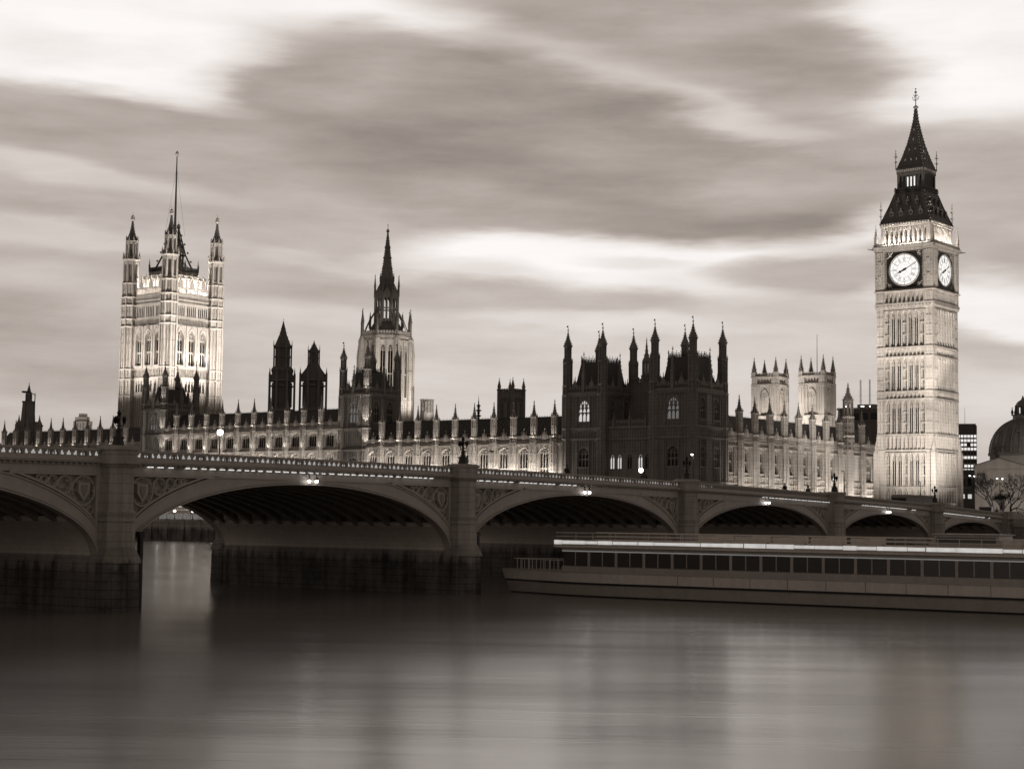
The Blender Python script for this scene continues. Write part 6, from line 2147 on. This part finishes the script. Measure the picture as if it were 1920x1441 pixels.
def domed_hall():
    t = thing('domed_hall', 'large grey ribbed dome with corner finials on a pale hall at the right edge', 'building', (-238, -68.9, 0))
    R0 = 11.6
    S = MB().fr(raw=True); S.prism(0, 0, 0, 24.6, R0 * 1.02, R0 * 1.0, 'render_pale', 8)
    S.box(-8.6, 8.6, -8.6, 8.6, 0, 21.5, 'render_pale'); S.prism(0, 0, 24.4, 25.4, R0 * 1.05, R0 * 1.05, 'concrete', 8); S.prism(0, 0, 21.3, 21.9, 12.4, 11.6, 'render_pale', 4)
    S.build('drum', t)
    D = MB().fr(raw=True)
    prof = [(R0 * 1.02 * math.cos(q), 25.4 + 12.4 * math.sin(q)) for q in [math.pi / 2 * .80 * k / 12 for k in range(13)]]
    D.lathe(0, 0, prof, 'lead', 32)
    for k in range(24):
        a = 2 * math.pi * k / 24; D.tube([((r + .05) * math.cos(a), (r + .05) * math.sin(a), z) for r, z in prof], .2, 'lead', 4)
    for z, r in ((26.6, R0 * 1.02), (27.4, R0 * 1.015)): D.prism(0, 0, z, z + .3, r + .2, r + .1, 'lead', 32)
    D.build('dome', t, smooth=False)
    for an in (0.2, 0.98, -0.6):
        d = MB(); d.box(-.9, .9, -.5, .45, 0, 1.2, 'lead'); d.prism(0, 0, 1.1, 1.12, .9, .9, 'lead', 12); d.extr([(.9 * math.cos(v * math.pi / 8), 1.2 + .8 * math.sin(v * math.pi / 8)) for v in range(9)], -.5, .45, 'lead'); d.box(-.5, .5, .45, .47, .3, 1.4, 'black_paint')
        o = d.build('dormer'); place(o, t, an + math.pi / 2, 0, R0 * .80, 31.2)
    L = MB().fr(raw=True)
    L.prism(0, 0, 36.6, 37.4, 4.4, 4.2, 'lead', 8); L.prism(0, 0, 37.2, 39.2, 3.6, 3.5, 'lead', 8); lantern_stage(L, 0, 0, 39, 42.5, 2.6, 'lead'); L.lathe(0, 0, [(2.7, 42.3), (2.0, 43.6), (.6, 44.6), (.1, 46)], 'lead', 8)
    for k in range(8):
        a = math.pi / 8 + k * math.pi / 4; L.lathe(3.7 * math.cos(a), 3.7 * math.sin(a), [(.4, 38.8), (.25, 39.4), (.5, 39.9), (.35, 40.5), (.1, 41.2), (.22, 41.5), (.02, 41.9)], 'iron', 8)
    L.build('lantern', t)
    U = MB().fr(raw=True)
    for k in range(4):
        a = math.pi / 4 + k * math.pi / 2 + .15; x, y = 11.6 * math.cos(a), 11.6 * math.sin(a)
        U.box(x - 1, x + 1, y - 1, y + 1, 21, 25.8, 'stone_dark'); U.lathe(x, y, [(1.0, 25.8), (.5, 26.4), (.9, 27.2), (.3, 28), (.05, 28.6)], 'stone_dark', 8)
    U.build('corner_urns', t)


domed_hall()


def gable_hall():
    t = thing('gabled_building', 'pale building with a shallow stone gable behind bare branches, under the dome', 'building', (-49.8, -1.4, 0), R_(21.9))
    m = MB().fr(R_(90)); w = 6.2
    m.extr([(-w, 0), (w, 0), (w, 14.0), (-.6, 16.0), (-w, 14.1)], -14, 0, 'render_pale')
    m.box(-w - .1, w + .1, 0, .25, 13.0, 13.3, 'render_pale')
    m.build('wall', t)
    r = MB().fr(R_(90))
    r.strip([(-w - .3, 14.02), (-.6, 16.02), (w + .3, 13.92)], [(-w - .3, 14.25), (-.6, 16.25), (w + .3, 14.15)], -14.2, .3, 'lead')
    r.build('roof', t)


gable_hall()


def low_building():
    t = thing('low_building', 'low dark building with glowing ground floor shop windows behind the end of the bridge', 'building', (-70, -22, 0), R_(20))
    m = MB().fr(R_(90)); m.box(-9, 9, -10, 0, 0, 12.6, 'brick_dull'); m.extr([(-9.3, 12.6), (9.3, 12.6), (8, 14.0), (-8, 14.0)], -10, .2, 'slate'); m.box(-9.1, 9.1, 0, .25, 9.2, 9.5, 'concrete'); m.build('wall', t)
    p0 = {}
    for z, g in ((6.6, 'lit_window'), (9.8, 'glass_dark')):
        for k in range(9):
            gg = g if z < 9 else ('lit_window' if k == 4 else g)
            h = 1.1 if z < 9 else 2.0
            if (z, gg) not in p0:
                q = MB(); q.box(-.55, .55, 0, .06, 0, h, gg); q.box(-.65, .65, 0, .14, -.15, 0, 'concrete'); p0[(z, gg)] = q.build('window'); o = p0[(z, gg)]
            else: o = p0[(z, gg)].copy(); COL.objects.link(o)
            place(o, t, R_(90), -7.6 + k * 1.9, 0, z)


low_building()


def bare_tree(label, x, y, h, spread, seed, leafy=0.0):
    t = thing('bare_tree', label, 'tree', (x, y, -.6), 0, 'bare winter trees at the right')
    r = random.Random(seed)
    T = MB().fr(raw=True); Cn = MB().fr(raw=True)
    def grow(p, d, ln, rad, lev):
        q = p + d * ln
        mid = p + d * ln * .5 + Vector((r.uniform(-1, 1), r.uniform(-1, 1), r.uniform(-.5, .5))) * ln * .08
        tgt = T if lev < 2 else Cn
        tgt.tube([p, mid, q] if lev < 5 else [p, q], max(rad, .03), 'bark' if lev < 2 else 'twig', 5 if lev < 2 else 3, max(rad * .62, .022))
        if lev >= 6: return
        n = 3
        for k in range(n):
            ax = Vector((r.uniform(-1, 1), r.uniform(-1, 1), r.uniform(-.35, .8))).normalized()
            nd = (d * r.uniform(.75, 1.1) + ax * spread * r.uniform(.5, 1.0)).normalized()
            grow(p.lerp(q, r.uniform(.7, 1.0)), nd, ln * r.uniform(.62, .80), rad * .60, lev + 1)
    grow(Vector((0, 0, 0)), Vector((0, 0, 1)), h * .28, h * .018, 0)
    T.build('trunk', t); Cn.build('crown', t)


bare_tree('dense dark bare tree with fine twigs in front of the pale gabled building', -15.0, 14.6, 16.5, 1.0, 3)
bare_tree('smaller dark twiggy tree beside the traffic light, below the dome', -17.5, 12.0, 11.0, 1.05, 21)
bare_tree('spreading bare tree with open pale lit branches against the gabled building', -36, 2.0, 17.0, .75, 8)
bare_tree('bare tree partly outside the right edge of the view, behind the traffic light', -4, 26.5, 14.5, .8, 12)

# low hedge and shrubs by the end of the bridge
hd = thing('hedge', 'low dark clipped hedge between the clock tower foot and the traffic light', 'hedge', (-8, 22, 0))
m = MB().fr(raw=True)
for k in range(1500):
    a = rnd.uniform(-9, 14); d = rnd.gauss(0, .7); c = abs(rnd.gauss(0, .9)) + .1
    m.knob(a, d, min(c, 2.1), rnd.uniform(.10, .22), 'foliage', 4)
m.build('foliage', hd)

# ================================================================== FLOODLIGHTS
K = 1.0
# clock tower, east and north faces: banks of lamps on the lawn, off to either side
lamp_spot((30, 22, .5), (6.0, 1, 34), 100000 * K, 80); lamp_spot((34, -16, .5), (6.0, -1, 34), 14000 * K, 80)
for y in (-3, 3): lamp_spot((10.5, y, .4), (6.2, y, 20), 600 * K, 80)
lamp_spot((-16, 33, .5), (-1, 6, 34), 9000 * K, 80)
for x in (-3, 3): lamp_spot((x, 10.5, .4), (x, 6.2, 20), 700 * K, 80)
lamp_spot((38, 22, .5), (6, 2, 46), 120000 * K, 32); lamp_spot((40, -10, .5), (6, -2, 46), 34000 * K, 32)
lamp_spot((-10, 42, .5), (0, 6, 46), 30000 * K, 32)
# belfry gallery lamps standing behind the balustrade
for rz, nm in FACES[:2]:
    ca, sa = math.cos(rz), math.sin(rz)
    p = lambda a, d, c: (ca * a + sa * d, sa * a - ca * d, c)
    lamp_strip(p(-5, 6.55, 60.4), p(5, 6.55, 60.4), (-sa * .5, ca * .5, .9), 1100 * K, .2)
# great square tower
VX, VY = -18.7, -271.17
for o_ in (-8, 0, 8):
    lamp_spot((VX + 42, VY + o_, 23.5), (VX + 9, VY + o_ * .8, 62), 56000 * K, 56)
    lamp_spot((VX + o_, VY + 58, 24), (VX + o_ * .8, VY + 9, 64), 118000 * K, 54)
for b in (-4.75, 0, 4.75):
    lamp_spot((VX + b, VY + 11.0, 47.6), (VX + b, VY + 9, 60), 2600 * K, 80)
    lamp_spot((VX + 11.0, VY + b, 47.6), (VX + 9, VY + b, 60), 700 * K, 80)
lamp_strip((VX - 6.5, VY + 8.6, 71.4), (VX + 6.5, VY + 8.6, 71.4), (0, -.45, .9), 6000 * K, .3)
lamp_strip((VX + 8.6, VY - 6.5, 71.4), (VX + 8.6, VY + 6.5, 71.4), (-.45, 0, .9), 5000 * K, .3)
# octagonal spire tower: lower stage from the roofs north of it
lamp_spot((20, -128, 22), (-2, -158, 42), 30000 * K, 45); lamp_spot((-2, -132, 22), (-3, -158, 42), 34000 * K, 45); lamp_spot((26, -150, 26), (0, -160, 42), 7000 * K, 45)
# river front: rows of lamps on the terrace and on the ledges, a small lamp at the foot of every turret shaft
lamp_strip((57.5, -112, 7.9), (57.5, -56, 7.9), (-.35, 0, .93), 6200 * K, .3)
lamp_strip((57.3, -185, 8.1), (57.3, -122, 8.1), (-.3, 0, .95), 7600 * K, .3)
for lst, z, pw in ((N_T, 16.9, 210), (C_T, 21.5, 210), (S_T, 18.1, 230)):
    for yy in lst: lamp_spot((57.0, yy + .4, z - .2), (55.25, yy, z + 2.9), pw * K * rnd.uniform(.6, 1.4), 56, .8, .15)
for yy in C_T: lamp_spot((56.9, yy + .4, 16.0), (55.3, yy, 18.4), 240 * K * rnd.uniform(.6, 1.3), 42, .5, .1)
lamp_strip((55.7, -185, 19.6), (55.7, -122, 19.6), (-.5, 0, .85), 160 * K, .1)
# lamps picking out the near corner turret of the river front towers
for z, pw in ((8.4, 420), (16.2, 420), (21.2, 420), (29.0, 360)):
    lamp_spot((56.9, -112.2, z), (55.0, -113.2, z + 5), pw * 3 * K, 60, radius=.15)
    lamp_spot((57.0, -185.4, z), (55.0, -186.0, z + 5), pw * 2.2 * K, 60, radius=.15)
for z in (8.4, 16.2, 21.2): lamp_spot((56.9, -122.4, z), (55.0, -121.3, z + 5), 300 * K, 60, radius=.15)
# north wing from the lawn
for x in (38, 30, 22, 14, 6, -2, -10, -18, -26):
    lamp_spot((x + rnd.uniform(-1.5, 1.5), -15.5, .3), (x, -23.4, 11), 5600 * K * rnd.uniform(.5, 1.5), 80)
lamp_strip((-30, -21.4, .2), (42, -21.4, .2), (0, -.25, .97), 2600 * K, .3)
# church towers
for (x, y) in ((-217.3, -159.6), (-225.7, -144.1)):
    lamp_spot((x + 22, y + 3, 20), (x + 4, y, 46), 60000 * K, 60); lamp_spot((x + 2, y + 22, 20), (x, y + 4, 46), 24000 * K, 60)
# far pale tower, dome, gable
lamp_spot((-60, -380, 20), (-83, -402, 38), 26000 * K, 40)
lamp_spot((-215, -40, 22), (-232, -66, 24), 9000 * K, 60)
lamp_spot((-30, 12, 1), (-50, -1, 12), 5200 * K, 80)
# terrace awning
lamp_strip((64.6, -188, 1.1), (64.6, -142, 1.1), (-.2, 0, .95), 900 * K, .3)
